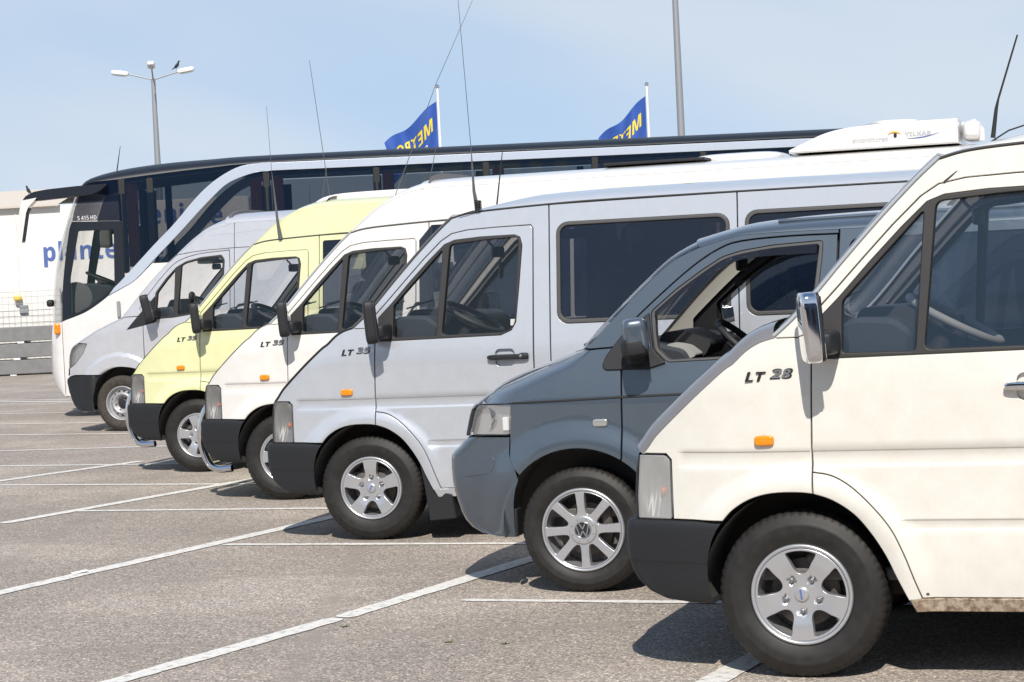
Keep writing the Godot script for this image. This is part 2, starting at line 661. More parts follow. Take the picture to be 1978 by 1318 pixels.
func make_materials() -> void:
	soft_noise = noise_image(512, 11, 0.012, 5)
	fine_noise = noise_image(512, 12, 0.09, 3)
	M.dust_tex = rgb_tex(512, func(k: int) -> Color:
		var a := soft_noise[k] / 255.0
		var b := fine_noise[k] / 255.0
		var d := 0.975 - 0.035 * a - 0.02 * b
		return Color(d, d * (1.0 - 0.008 * a), d * (1.0 - 0.02 * a)))
	M.rough_tex = grey_tex(512, soft_noise, 0.75, 1.0)
	paint("cream_paint", lin(0.80, 0.78, 0.715), 0.42, 0.0)
	paint("white_paint", lin(0.82, 0.805, 0.77), 0.42, 0.0)
	paint("yellow_paint", lin(0.80, 0.81, 0.46), 0.42, 0.0)
	paint("silver_paint", lin(0.61, 0.645, 0.70), 0.36, 0.35)
	paint("pale_silver_paint", lin(0.66, 0.67, 0.71), 0.36, 0.35)
	paint("blue_grey_paint", lin(0.092, 0.122, 0.158), 0.36, 0.35)
	paint("coach_white", lin(0.82, 0.80, 0.79), 0.4, 0.0)
	paint("coach_silver", lin(0.62, 0.69, 0.80), 0.4, 0.3)
	mat("coach_dark", lin(0.014, 0.018, 0.026), 0.42).metallic_specular = 0.35
	paint("grey_bonnet", lin(0.19, 0.185, 0.19), 0.5, 0.0)
	var bp := mat("black_plastic", lin(0.016, 0.017, 0.020), 0.6)
	bp.albedo_texture = rgb_tex(512, func(k: int) -> Color:
		var d := 0.72 + 0.28 * fine_noise[k] / 255.0
		return Color(d, d, d))
	bp.heightmap_enabled = true
	bp.heightmap_texture = grey_tex(512, fine_noise, 0.0, 1.0)
	bp.heightmap_scale = 0.05
	tri_map(bp, 2.5)
	mat("rubber", lin(0.014, 0.014, 0.015), 0.62)
	mat("sky_sheen_seal", lin(0.36, 0.38, 0.40), 0.5)  # pale colour imitates sky reflected along the windscreen's edge
	mat("whip_steel", lin(0.16, 0.16, 0.165), 0.4, 0.6)
	mat("window_rubber", lin(0.03, 0.028, 0.027), 0.5)
	mat("grey_rubber", lin(0.07, 0.068, 0.066), 0.5)
	var ty := mat("tyre", lin(0.021, 0.0195, 0.0185), 0.62)
	ty.albedo_texture = rgb_tex(512, func(k: int) -> Color:
		var a := soft_noise[k] / 255.0
		var d := 0.62 + 0.38 * a
		return Color(d, d * 0.985, d * 0.96))
	tri_map(ty, 2.2)
	var ty2 := mat("dusty_tyre", lin(0.075, 0.064, 0.055), 0.85)
	ty2.albedo_texture = ty.albedo_texture
	tri_map(ty2, 2.6)
	var al := mat("alloy", lin(0.60, 0.61, 0.63), 0.33, 0.75)
	al.clearcoat_enabled = true
	al.clearcoat = 0.5
	al.clearcoat_roughness = 0.1
	mat("brake", lin(0.10, 0.085, 0.075), 0.6, 0.4)
	mat("nut", lin(0.30, 0.30, 0.30), 0.35, 0.8)
	mat("steel_rim", lin(0.42, 0.42, 0.43), 0.45, 0.5)
	var ch := mat("chrome", lin(0.72, 0.73, 0.75), 0.07, 1.0)
	ch.roughness_texture = grey_tex(512, fine_noise, 0.5, 1.0)
	tri_map(ch, 3.0)
	mat("mirror_glass", lin(0.85, 0.87, 0.9), 0.01, 1.0)
	pane("side_glass", lin(0.02, 0.05, 0.055, 0.06))
	pane("sky_tinted_side_glass", lin(0.05, 0.11, 0.19, 0.15))  # the blue in this pane's colour stands in for reflected sky
	pane("windscreen_glass", lin(0.03, 0.05, 0.05, 0.10))
	pane("dark_glass", lin(0.006, 0.011, 0.024, 0.84))
	pane("coach_glass", lin(0.008, 0.018, 0.034, 0.64))
	pane("coach_door_glass", lin(0.03, 0.07, 0.06, 0.14))
	pane("deflector", lin(0.008, 0.009, 0.016, 0.8))
	pane("lens", lin(0.34, 0.34, 0.335, 0.28))
	pane("frosted_lens", lin(0.60, 0.60, 0.585, 0.42))
	pane("clear_lens", lin(0.6, 0.6, 0.6, 0.16))
	mat("reflector", lin(0.26, 0.26, 0.255), 0.45, 0.4)
	mat("bright_reflector", lin(0.62, 0.61, 0.59), 0.25, 0.75)
	var orange := mat("orange_lens", lin(0.80, 0.27, 0.012), 0.18)
	orange.subsurf_scatter_enabled = true
	orange.subsurf_scatter_strength = 0.3
	mat("orange_bulb", lin(0.55, 0.12, 0.02), 0.4)
	var tr := mat("dash", lin(0.028, 0.036, 0.048), 0.7)
	tr.albedo_texture = bp.albedo_texture
	tri_map(tr, 3.0)
	mat("black_trim", lin(0.018, 0.018, 0.019), 0.6)
	mat("grey_lining", lin(0.10, 0.10, 0.105), 0.85)
	mat("grey_wheel_cover", lin(0.20, 0.195, 0.19), 0.7)
	mat("beige_lining", lin(0.40, 0.385, 0.34), 0.85)
	mat("pale_lining", lin(0.30, 0.295, 0.28), 0.85)
	var cl := mat("seat_cloth", lin(0.022, 0.024, 0.03), 0.9)
	cl.rim_enabled = true
	cl.rim = 0.4
	mat("curtain", lin(0.10, 0.035, 0.03), 0.9)
	mat("badge_dark", lin(0.035, 0.036, 0.038), 0.35, 0.4)
	mat("badge_silver", lin(0.42, 0.44, 0.47), 0.25, 0.8)
	mat("print_white", lin(0.8, 0.8, 0.8), 0.5)
	mat("print_blue", lin(0.075, 0.13, 0.36), 0.6)
	mat("print_grey", lin(0.45, 0.45, 0.47), 0.6)
	mat("print_orange", lin(0.8, 0.42, 0.05), 0.6)
	mat("flag_blue", lin(0.028, 0.085, 0.34), 0.75)
	M.flag_blue.backlight_enabled = true
	M.flag_blue.backlight = lin(0.05, 0.12, 0.4)
	mat("flag_yellow", lin(0.75, 0.58, 0.03), 0.75)
	mat("flag_white", lin(0.75, 0.75, 0.75), 0.75)
	mat("pole_paint", lin(0.75, 0.75, 0.74), 0.4)
	mat("galvanised", lin(0.34, 0.35, 0.36), 0.5, 0.5)
	mat("lamp_shell", lin(0.78, 0.78, 0.77), 0.45)
	mat("feather", lin(0.012, 0.013, 0.015), 0.7)
	mat("under", lin(0.11, 0.105, 0.098), 0.9)
	var sill := mat("dirty_sill", lin(1, 1, 1), 0.7)
	var bl := noise_image(256, 31, 0.03, 5)
	var bl2 := noise_image(256, 32, 0.11, 4)
	sill.albedo_texture = rgb_tex(256, func(k: int) -> Color:
		var a := clampf((bl[k] / 255.0 - 0.32) * 2.2 + (bl2[k] / 255.0 - 0.5) * 0.9, 0.0, 1.0)
		return Color(0.74, 0.69, 0.61).lerp(Color(0.47, 0.38, 0.31), a))
	tri_map(sill, 3.0)
	# old asphalt: stones of many greys in a brown-grey binder
	var st := noise_image(1024, 21, 0.21, 1, FastNoiseLite.TYPE_CELLULAR, true)
	var st2 := noise_image(1024, 22, 0.34, 1, FastNoiseLite.TYPE_CELLULAR, true)
	var lowp := noise_image(1024, 23, 0.02, 4)
	var fin := noise_image(1024, 24, 0.2, 3)
	var asp := mat("asphalt", Color(1, 1, 1), 0.88)
	asp.albedo_texture = rgb_tex(1024, func(k: int) -> Color:
		var a := st[k] / 255.0
		var c2 := st2[k] / 255.0
		var g := 0.585 + 0.085 * (fin[k] / 255.0 - 0.5) + 0.05 * (lowp[k] / 255.0 - 0.5)
		if a > 0.70:
			g += (a - 0.70) * 0.6
		elif a < 0.22:
			g -= (0.22 - a) * 0.6
		if c2 > 0.83:
			g += (c2 - 0.83) * 1.7
		elif c2 < 0.13:
			g -= 0.10
		return Color(g * 1.03, g * 0.965, g * 0.90))
	asp.heightmap_enabled = true
	asp.heightmap_texture = grey_tex(1024, st, 0.0, 1.0)
	asp.heightmap_scale = 0.10
	tri_map(asp, 1.0 / 2.3, true)
	asp.detail_enabled = true
	asp.detail_blend_mode = BaseMaterial3D.BLEND_MODE_MUL
	asp.detail_uv_layer = BaseMaterial3D.DETAIL_UV_2
	asp.uv2_triplanar = true
	asp.uv2_world_triplanar = true
	asp.uv2_scale = Vector3(1, 1, 1) / 13.7
	asp.detail_albedo = rgb_tex(512, func(k: int) -> Color:
		var a := soft_noise[k] / 255.0
		var b := fine_noise[(k * 7) % (512 * 512)] / 255.0
		var d := 0.93 + 0.13 * (a - 0.5) + 0.03 * (b - 0.5)
		d += 0.035 * smoothstep(0.58, 0.72, a)
		return Color(d, d * 0.995, d * 0.985))
	# road paint, worn through in places
	var pt := mat("road_paint", Color(1, 1, 1), 0.75)
	var wear := noise_image(512, 41, 0.035, 5)
	var wear2 := noise_image(512, 42, 0.22, 2)
	var po := PackedByteArray()
	po.resize(512 * 512 * 4)
	for k in 512 * 512:
		var w := wear[k] / 255.0 * 0.62 + wear2[k] / 255.0 * 0.38
		var g := 0.80 + 0.10 * (wear2[k] / 255.0) - 0.10 * smoothstep(0.5, 0.66, w)
		po[k * 4] = int(g * 255)
		po[k * 4 + 1] = int(g * 0.985 * 255)
		po[k * 4 + 2] = int(g * 0.95 * 255)
		po[k * 4 + 3] = 0 if w > 0.75 else 255
	pt.albedo_texture = ImageTexture.create_from_image(Image.create_from_data(512, 512, false, Image.FORMAT_RGBA8, po))
	pt.transparency = BaseMaterial3D.TRANSPARENCY_ALPHA_SCISSOR
	pt.alpha_scissor_threshold = 0.5
	tri_map(pt, 1.0 / 1.1, true)
	var con := mat("concrete", lin(0.25, 0.25, 0.25), 0.85)
	con.albedo_texture = rgb_tex(512, func(k: int) -> Color:
		var d := 0.88 + 0.1 * soft_noise[k] / 255.0 - 0.06 * fine_noise[k] / 255.0
		return Color(d, d, d))
	tri_map(con, 0.6, true)
	var wh := mat("hall_sheet", lin(0.86, 0.84, 0.80), 0.6)
	wh.albedo_texture = M.dust_tex
	tri_map(wh, 0.15, true)
	mat("hall_roof", lin(0.55, 0.49, 0.42), 0.7)
	mat("store_wall", lin(0.10, 0.12, 0.17), 0.7)
	mat("wire", lin(0.40, 0.40, 0.40), 0.5, 0.6)
	mat("orange_strap", lin(0.62, 0.20, 0.05), 0.7)
	mat("yellow_lamp", lin(0.85, 0.55, 0.08), 0.4)
	mat("paper", lin(0.75, 0.75, 0.73), 0.8)
	mat("weed", lin(0.10, 0.14, 0.03), 0.8)

# ---------------------------------------------------------------- ground
func make_ground() -> void:
	var b := MB.new()
	b.flat([Vector3(-400, 0, 120), Vector3(400, 0, 120), Vector3(400, 0, -700), Vector3(-400, 0, -700)], Vector3.UP)
	structure("ground", b.mesh(), M.asphalt)
	# bay lines run along the vans; thicker slanting lines cross the aisle
	var bays := [
		[-6.436, -26.583, -4.59, -25.64], [-5.775, -23.808, -4.139, -23.392], [-5.269, -21.689, -3.786, -21.056],
		[-4.742, -19.476, -2.669, -18.546], [-3.493, -16.814, -1.507, -16.118], [-1.99, -14.154, -0.027, -13.451],
		[-0.33, -11.215, 0.981, -10.721], [-7.59, -31.425, -5.97, -30.62], [-6.98, -28.861, -5.406, -28.05]]
	for k in bays.size():
		var q: Array = bays[k]
		var a := Vector2(q[0], q[1])
		var d := (Vector2(q[2], q[3]) - a).normalized()
		var back := 0.0 if k in [4, 5, 6] else 1.6
		line("bay_line", a - d * back, a + d * 6.2, 0.085 if k != 6 else 0.075, 100 + k)
	var dg := [[-5.6, -18.85, -4.065, -21.038], [-3.932, -16.164, -2.50, -18.58], [-3.75, -11.05, -1.376, -15.481], [-1.807, -9.376, -0.955, -10.81], [-0.935, -10.83, 0.05, -12.70], [0.56, -8.30, 1.5, -10.25]]
	for k in dg.size():
		var q: Array = dg[k]
		var a := Vector2(q[0], q[1])
		var c := Vector2(q[2], q[3])
		var d := (c - a).normalized()
		if k == 3:
			a -= d * 1.6
		line("slanting_line", a, c + d * (0.0 if k == 3 else 0.5), 0.125, 200 + k, 0.0044)
	line("bay_line", Vector2(-8.485, -35.174), Vector2(-2.0, -26.6 - 2.5), 0.12, 301, 0.0048)
	line("bay_line", Vector2(-9.6, -36.2), Vector2(-3.0, -31.9), 0.1, 302, 0.0040)

func line(called: String, a: Vector2, c: Vector2, w: float, seed_: int, y := 0.004) -> void:
	var r := RandomNumberGenerator.new()
	r.seed = seed_
	var d := (c - a).normalized()
	var s := Vector2(-d.y, d.x)
	var len := a.distance_to(c)
	var n := int(len / 0.045)
	var b := MB.new()
	var l := []
	var e1 := 0.0
	var e2 := 0.0
	for k in n + 1:
		var t := float(k) / n
		e1 = e1 * 0.6 + r.randf_range(-1, 1) * 0.0045
		e2 = e2 * 0.6 + r.randf_range(-1, 1) * 0.0045
		var end := 1.0
		if k == 0 or k == n:
			end = 0.55
		var p := a.lerp(c, t)
		var q0 := p + s * (w * 0.5 * end + e1)
		var q1 := p - s * (w * 0.5 * end + e2)
		l.append([Vector3(q0.x, y, q0.y), Vector3(q1.x, y, q1.y)])
	for k in n:
		b.flat([l[k][0], l[k][1], l[k + 1][1], l[k + 1][0]], Vector3.UP)
	structure(called, b.mesh(), M.road_paint)

# ---------------------------------------------------------------- background
func make_background() -> void:
	# pale sheeted storage hall with blue lettering
	var h := thing("storage_hall", "long white storage hall with blue lettering and a beige sloping roof", "hall", Vector3(-18, 0, -48))
	var b := MB.new()
	b.box(Vector3(0, 1.86, -4.0), Vector3(24.5, 3.72, 8.0), 0.02)
	part(h, "wall", b.mesh(), M.hall_sheet)
	for k in 7:
		b = MB.new()
		b.box(Vector3(-10.5 + k * 3.5, 1.86, 0.012), Vector3(0.02, 3.7, 0.02), 0.004)
		part(h, "sheet_seam", b.mesh(), M.hall_sheet)
	b = MB.new()
	b.flat([Vector3(-12.4, 3.66, 0.14), Vector3(8.0, 3.74, 0.14), Vector3(8.3, 4.18, -1.6), Vector3(-12.4, 3.98, -1.6)], Vector3(0, 1, 1))
	b.flat([Vector3(-12.4, 3.62, 0.14), Vector3(8.0, 3.70, 0.14), Vector3(8.0, 3.74, 0.14), Vector3(-12.4, 3.66, 0.14)], Vector3(0, 0, 1))
	b.flat([Vector3(-12.4, 3.98, -1.6), Vector3(8.3, 4.18, -1.6), Vector3(8.3, 4.1, -8.0), Vector3(-12.4, 3.9, -8.0)], Vector3(0, 1, 0))
	part(h, "roof", b.mesh(), M.hall_roof)
	for q in [["planten", -9.42, 2.68, 0.40], ["en", -7.69, 2.58, 0.40], ["teni", -7.72, 3.40, 0.40], ["e", -6.49, 3.33, 0.40]]:
		var px: float = q[1]
		text_part(h, "lettering", q[0], q[3], 0.01, M.print_blue, Vector3(px + 18.0, q[2], 0.012))
	b = MB.new()
	b.blob(Vector3.ZERO, Vector3(0.18, 0.12, 0.16), 0.6, 0.7)
	var lamp := part(h, "yellow_lamp", b.mesh(), M.yellow_lamp)
	lamp.position = Vector3(6.97, 1.68, 0.1)
	b = MB.new()
	b.box(Vector3.ZERO, Vector3(0.19, 0.20, 0.06), 0.01)
	part(h, "vent", b.mesh(), M.galvanised).position = Vector3(7.08, 1.42, 0.03)
	# three courses of grey concrete beams with timbers between
	var rows := [[0.03, 0.335], [0.385, 0.69], [0.74, 1.05]]
	var names := ["lowest", "middle", "topmost"]
	for r in 3:
		for k in 3:
			var x0 := -22.6 + k * 4.72
			b = MB.new()
			b.box(Vector3(x0 + 2.33, (rows[r][0] + rows[r][1]) / 2, -46.7), Vector3(4.68, rows[r][1] - rows[r][0], 0.7), 0.012)
			var o := part(self, "concrete_beam", b.mesh(), M.concrete)
			tag(o, "long grey concrete beam in the %s course stacked before the white hall" % names[r], "beam", "stacked concrete beams")
		for k in 8:
			b = MB.new()
			b.box(Vector3.ZERO, Vector3(0.14, 0.045, 0.72), 0.004)
			var o := part(self, "timber_spacer", b.mesh(), M.orange_strap if k % 2 == 0 else M.print_white)
			o.position = Vector3(-22.2 + k * 1.62 + 0.1 * r, rows[r][0] - 0.026 if r > 0 else 0.012, -46.7)
			if r == 0:
				o.scale = Vector3(1, 0.5, 1)
			tag(o, "%s timber spacer under the %s course of concrete beams" % ["orange" if k % 2 == 0 else "white", names[r]], "spacer", "spacers between the beams")
	# wire fence behind the beams
	var f := thing("wire_fence", "thin wire mesh fence between the concrete beams and the white hall", "fence", Vector3(-16, 0, -47.6))
	for k in 6:
		b = MB.new()
		b.tube([Vector3(-7 + k * 2.6, 0, 0), Vector3(-7 + k * 2.6, 1.85, 0)], 0.02, 6)
		part(f, "post", b.mesh(), M.wire)
	b = MB.new()
	for y in [1.1, 1.25, 1.4, 1.55, 1.7, 1.82]:
		b.tube([Vector3(-7, y, 0), Vector3(6, y, 0)], 0.005, 4, false)
	for k in 100:
		b.tube([Vector3(-7 + k * 0.13, 0.2, 0.006), Vector3(-7 + k * 0.13, 1.82, 0.006)], 0.003, 3, false)
	var wires := part(f, "wire_mesh", b.mesh(), M.wire)
	wires.set_meta("kind", "stuff")
	# the store behind the camera, which the windows and mirrors reflect
	var st := thing("store_building", "long blue-grey store with yellow lettering across the car park", "store", Vector3(6, 0, 36))
	b = MB.new()
	b.box(Vector3(0, 5.5, 12), Vector3(150, 11.0, 24), 0.05)
	part(st, "wall", b.mesh(), M.store_wall)
	b = MB.new()
	b.box(Vector3(0, 9.7, -0.15), Vector3(150.2, 2.7, 0.3), 0.03)
	part(st, "fascia", b.mesh(), M.flag_blue)
	for x in [-40.0, 0.0, 40.0]:
		text_part(st, "lettering", "METRO", 1.7, 0.12, M.flag_yellow, Vector3(x, 9.7, -0.38), Basis(Vector3.UP, PI))
	for k in 12:
		b = MB.new()
		b.box(Vector3(-66 + k * 12, 2.0, -0.06), Vector3(7.0, 3.4, 0.12), 0.02)
		part(st, "shop_window", b.mesh(), M.dark_glass)
	# lamp posts
	lamp_post("three-armed grey car park lamp post with a bird on one lamp", Vector3(-9.68, 0, -60), 7.62, 0.085)
	lamp_post("tall grey lamp mast rising out of view behind the coach beside a flag", Vector3(5.03, 0, -60), 12.6, 0.085)
	bird("small dark bird perched on a lamp of the lamp post", Vector3(-9.0, 7.80, -60), 0.2, 0.24)
	bird("small dark bird perched on the roof of the white hall", Vector3(-10.83, 3.985, -48.7), 2.6, 0.2)
	# flags
	flag("blue flag with yellow lettering, flying far from the tall lamp mast", Vector3(-1.74, 0, -60), 6.98, 1, -0.1)
	flag("blue flag with yellow lettering flying beside the tall lamp mast", Vector3(4.12, 0, -60), 6.76, 2, 0.32)

func lamp_post(label: String, at: Vector3, top: float, r: float) -> void:
	var t := thing("lamp_post", label, "lamp post", at)
	var b := MB.new()
	b.tube([Vector3(0, 0, 0), Vector3(0, 0.25, 0), Vector3(0, 0.26, 0), Vector3(0, top * 0.6, 0), Vector3(0, top, 0)], [r * 1.9, r * 1.9, r * 1.5, r * 1.1, r * 0.7], 12)
	part(t, "mast", b.mesh(), M.galvanised)
	for k in 3:
		var a: float = [PI, 0.05, -1.45][k]
		var d := Vector3(cos(a), 0, -sin(a))
		var e := d * 0.72 + Vector3(0, 0.17 if k < 2 else 0.26, 0)
		b = MB.new()
		b.tube([Vector3(0, top - 0.05, 0), Vector3(0, top, 0) + d * 0.1, Vector3(0, top, 0) + e], 0.022, 8)
		var arm := part(t, "arm", b.mesh(), M.galvanised)
		b = MB.new()
		b.blob(Vector3(0.2, 0, 0), Vector3(0.50, 0.14, 0.22), 0.55, 0.6)
		var head := part(arm, "lamp_head", b.mesh(), M.lamp_shell)
		head.transform = Transform3D(Basis(Vector3.UP, a) * Basis(Vector3.BACK, 0.15), Vector3(0, top, 0) + e)
		b = MB.new()
		b.blob(Vector3(0.22, -0.06, 0), Vector3(0.38, 0.06, 0.17), 0.6, 0.6)
		var lens := part(arm, "lamp_lens", b.mesh(), M.lens)
		lens.transform = head.transform

func bird(label: String, at: Vector3, turn: float, s: float) -> void:
	# body, head, bill and tail in one skin; the legs are its own children
	var t := thing("bird", label, "bird", at, turn)
	var b := MB.new()
	var path := []
	var rad := []
	for q in [[-0.62, 0.18, 0.015], [-0.5, 0.25, 0.05], [-0.3, 0.36, 0.07], [-0.18, 0.46, 0.15], [0.0, 0.62, 0.20], [0.12, 0.80, 0.17], [0.18, 0.94, 0.11], [0.21, 1.04, 0.115], [0.25, 1.13, 0.105], [0.33, 1.16, 0.06], [0.39, 1.15, 0.025], [0.46, 1.13, 0.006]]:
		path.append(Vector3(q[0], q[1], 0) * s)
		rad.append(q[2] * s)
	b.tube(path, rad, 12)
	part(t, "body", b.mesh(), M.feather)
	for z in [-0.07, 0.07]:
		b = MB.new()
		b.tube([Vector3(0, 0, z) * s, Vector3(-0.02, 0.45, z) * s], 0.018 * s, 6)
		b.tube([Vector3(-0.06, 0.012, z) * s, Vector3(0.12, 0.012, z) * s], 0.016 * s, 5)
		part(t, "leg", b.mesh(), M.feather)

func flag(label: String, at: Vector3, top: float, seed_: int, ph: float) -> void:
	var t := thing("flag_pole", "white flag pole with a round knob, " + ("beside the tall lamp mast" if seed_ == 2 else "farther from the tall lamp mast"), "flag pole", at)
	var b := MB.new()
	b.tube([Vector3(0, 0, 0), Vector3(0, top * 0.5, 0), Vector3(0, top - 0.02, 0)], [0.06, 0.05, 0.036], 10)
	part(t, "pole", b.mesh(), M.pole_paint)
	b = MB.new()
	b.blob(Vector3(0, top + 0.03, 0), Vector3(0.12, 0.12, 0.12), 1, 1)
	part(t, "knob", b.mesh(), M.chrome)
	var f := thing("flag", label, "flag", at, 0.0, "flags behind the coach")
	var hoist := 1.42
	var y0 := top - (0.38 if seed_ == 1 else 0.30)
	var drape := func(u: float, v: float) -> Vector3:
		# cloth hanging from the hoist and blown to the left in folds
		var fold := sin(u * 8.5 + v * 2.4 + ph * 9.0) * 0.13 * (0.25 + u) + sin(u * 17.0 - v * 3.0 + ph) * 0.035
		var x := -0.05 - 1.46 * u + 0.10 * u * sin(v * 4.0 + ph * 5.0)
		var y := y0 - hoist * v - 1.12 * pow(u, 0.92) + 0.18 * u * v + 0.06 * sin(u * 9.0 + v * 2.0)
		return Vector3(x, y, fold)
	var rows := []
	for j in 25:
		var row := []
		for i in 37:
			row.append(drape.call(i / 36.0, j / 24.0))
		rows.append(row)
	b = MB.new()
	b.grid(rows)
	part(f, "cloth", b.mesh(), M.flag_blue)
	for q in [["METRO", 0.10, 0.86, 0.40, 0.26, M.flag_yellow], ["Cash & Carry", 0.22, 0.80, 0.70, 0.12, M.flag_white]]:
		var tm := TextMesh.new()
		var fo := SystemFont.new()
		fo.font_names = PackedStringArray(["Droid Sans"])
		fo.font_weight = 700
		tm.font = fo
		tm.text = q[0]
		tm.font_size = 32
		tm.pixel_size = 0.01
		tm.depth = 0.0
		tm.curve_step = 3.0
		var arr := tm.get_mesh_arrays()
		var vs: PackedVector3Array = arr[Mesh.ARRAY_VERTEX]
		var ids: PackedInt32Array = arr[Mesh.ARRAY_INDEX]
		var lo := Vector3(1e9, 1e9, 0)
		var hi := -lo
		for p in vs:
			lo = lo.min(p)
			hi = hi.max(p)
		for side in [1.0, -1.0]:
			b = MB.new()
			for p in vs:
				var u: float = lerpf(q[1], q[2], (p.x - lo.x) / (hi.x - lo.x))
				var w: float = q[3] - q[4] * ((p.y - lo.y) / (hi.y - lo.y) - 0.5)
				var c: Vector3 = drape.call(u, w)
				var g: Vector3 = (drape.call(u + 0.01, w) - c).cross(drape.call(u, w + 0.01) - c).normalized()
				if g.z < 0.0:
					g = -g
				b.vert(c + g * 0.006 * side, g * side)
			for k in range(0, ids.size(), 3):
				b.tri(ids[k], ids[k + 1], ids[k + 2])
			part(f, "lettering", b.mesh(), q[5])

# ---------------------------------------------------------------- wheels (each: a Node3D part with its pieces under it; outer face at z = 0)
func wheel(parent: Node, kind: String, at: Vector3, side: float, spin: float, tyre_mat: Material) -> void:
	var w := Node3D.new()
	w.name = "wheel"
	parent.add_child(w, true)
	w.position = at
	w.rotation.y = 0.0 if side > 0 else PI
	w.rotation.z = spin
	for q in wheel_pieces(kind):
		var m: Material = q[2]
		if q[0] == "tyre":
			m = tyre_mat
		part(w, q[0], q[1], m)

func wheel_pieces(kind: String) -> Array:
	if cache.has("wheel" + kind):
		return cache["wheel" + kind]
	var R := 0.345 if kind != "t5" else 0.335
	var rr: float = {"lt": 0.203, "t5": 0.218, "steel": 0.208}[kind]
	var out := []
	var k := R / 0.345
	var prof := []
	var wid := 0.215
	for q in [[rr - 0.004, -0.045], [rr + 0.004, -0.022], [rr + 0.014, -0.012], [lerpf(rr, R, 0.30), -0.003], [lerpf(rr, R, 0.42), 0.0], [lerpf(rr, R, 0.55), -0.001], [lerpf(rr, R, 0.60), 0.0015], [lerpf(rr, R, 0.64), -0.004], [lerpf(rr, R, 0.76), -0.010], [lerpf(rr, R, 0.84), -0.017], [lerpf(rr, R, 0.885), -0.021], [lerpf(rr, R, 0.93), -0.027], [lerpf(rr, R, 0.975), -0.040], [R - 0.0015, -0.056], [R - 0.007, -0.060], [R - 0.007, -0.067], [R, -0.071], [R, -0.100], [R - 0.007, -0.103], [R - 0.007, -0.112], [R, -0.115], [R, -0.145], [R - 0.007, -0.149], [R - 0.007, -0.156], [R - 0.0015, -0.160], [lerpf(rr, R, 0.93), -0.188], [lerpf(rr, R, 0.6), -wid], [rr, -0.19]]:
		prof.append(Vector2(q[0], q[1]))
	var b := MB.new()
	b.lathe(prof, 240, Transform3D.IDENTITY, func(i: int, s: int) -> float:
		if i >= 10 and i <= 25 and i not in [14, 15, 18, 19, 22, 23] and (s + (2 if i > 17 else 0)) % 4 == 0:
			return -0.0042
		return 0.0)
	out.append(["tyre", b.mesh(), M.tyre])
	# rim well and lip
	b = MB.new()
	var lip := []
	for q in [[rr + 0.006, -0.030], [rr + 0.005, -0.014], [rr - 0.001, -0.009], [rr - 0.008, -0.011], [rr - 0.013, -0.020], [rr - 0.017, -0.034], [rr - 0.024, -0.060], [rr - 0.030, -0.13], [rr - 0.026, -0.19]]:
		lip.append(Vector2(q[0], q[1]))
	b.lathe(lip, 96)
	out.append(["rim", b.mesh(), M.alloy if kind != "steel" else M.steel_rim])
	# brake disc and drum behind the spokes
	b = MB.new()
	b.lathe([Vector2(0.001, -0.085), Vector2(0.075, -0.085), Vector2(0.08, -0.10), Vector2(0.140, -0.10), Vector2(0.142, -0.12), Vector2(0.07, -0.12)], 48)
	b.box(Vector3(0.115, 0.055, -0.10), Vector3(0.06, 0.12, 0.06), 0.012)
	out.append(["brake_disc", b.mesh(), M.brake])
	b = MB.new()
	b.lathe([Vector2(0.001, -0.16), Vector2(rr - 0.03, -0.16)], 32)
	out.append(["back_plate", b.mesh(), M.under])
	var face: Array = arc(0, 0, rr - 0.0125, 0, 356, 89)
	var holes := []
	if kind == "lt":
		for s in 5:
			var a0 := 90.0 + 36.0 + 72.0 * s
			var h := PackedVector2Array()
			var rout := rr - 0.024
			for q in [[rout, -20.5], [rout, -14.0], [rout, -7.0], [rout, 0.0], [rout, 7.0], [rout, 14.0], [rout, 20.5], [rout * 0.90, 20.0], [rout * 0.76, 18.0], [rout * 0.62, 16.0], [rout * 0.54, 12.5], [rout * 0.49, 6.5], [rout * 0.475, 0.0], [rout * 0.49, -6.5], [rout * 0.54, -12.5], [rout * 0.62, -16.0], [rout * 0.76, -18.0], [rout * 0.90, -20.0]]:
				h.append(Vector2.from_angle(deg_to_rad(a0 + q[1])) * q[0])
			holes.append(rounded(h, 0.006, 2))
	elif kind == "t5":
		for s in 8:
			var a0 := 22.5 + 45.0 * s
			var h := PackedVector2Array()
			var rout := rr - 0.020
			for q in [[rout, -15.2], [rout, -8.0], [rout, 0.0], [rout, 8.0], [rout, 15.2], [rout * 0.80, 14.2], [rout * 0.60, 12.0], [rout * 0.46, 7.0], [rout * 0.43, 0.0], [rout * 0.46, -7.0], [rout * 0.60, -12.0], [rout * 0.80, -14.2]]:
				h.append(Vector2.from_angle(deg_to_rad(a0 + q[1])) * q[0])
			holes.append(rounded(h, 0.006, 2))
	else:
		for s in 14:
			var a := deg_to_rad(360.0 * s / 14.0)
			var h := PackedVector2Array()
			for j in 12:
				var t := TAU * j / 12
				h.append((Vector2(0.148 + 0.011 * cos(t), 0.017 * sin(t))).rotated(a))
			holes.append(h)
	var dish := func(x: float, y: float) -> float:
		var r := sqrt(x * x + y * y)
		if kind == "steel":
			return 0.055 - 0.05 * smoothstep(0.05, 0.12, r) + 0.05 * smoothstep(0.12, 0.165, r)
		if kind == "t5":
			return 0.012 + 0.006 * smoothstep(0.16, 0.07, r)
		var lug := 0.0
		for s in 5:
			var c := Vector2.from_angle(deg_to_rad(90.0 + 72.0 * s)) * 0.070
			lug = maxf(lug, 1.0 - smoothstep(0.013, 0.019, Vector2(x, y).distance_to(c)))
		return 0.012 + 0.012 * smoothstep(0.15, 0.06, r) + 0.012 * lug
	var fm := panel_mesh(face, holes, dish, 0.0, 0.0, 0.035, 0.012, [], [], 0.004)
	out.append(["spokes", fm, M.alloy if kind != "steel" else M.steel_rim])
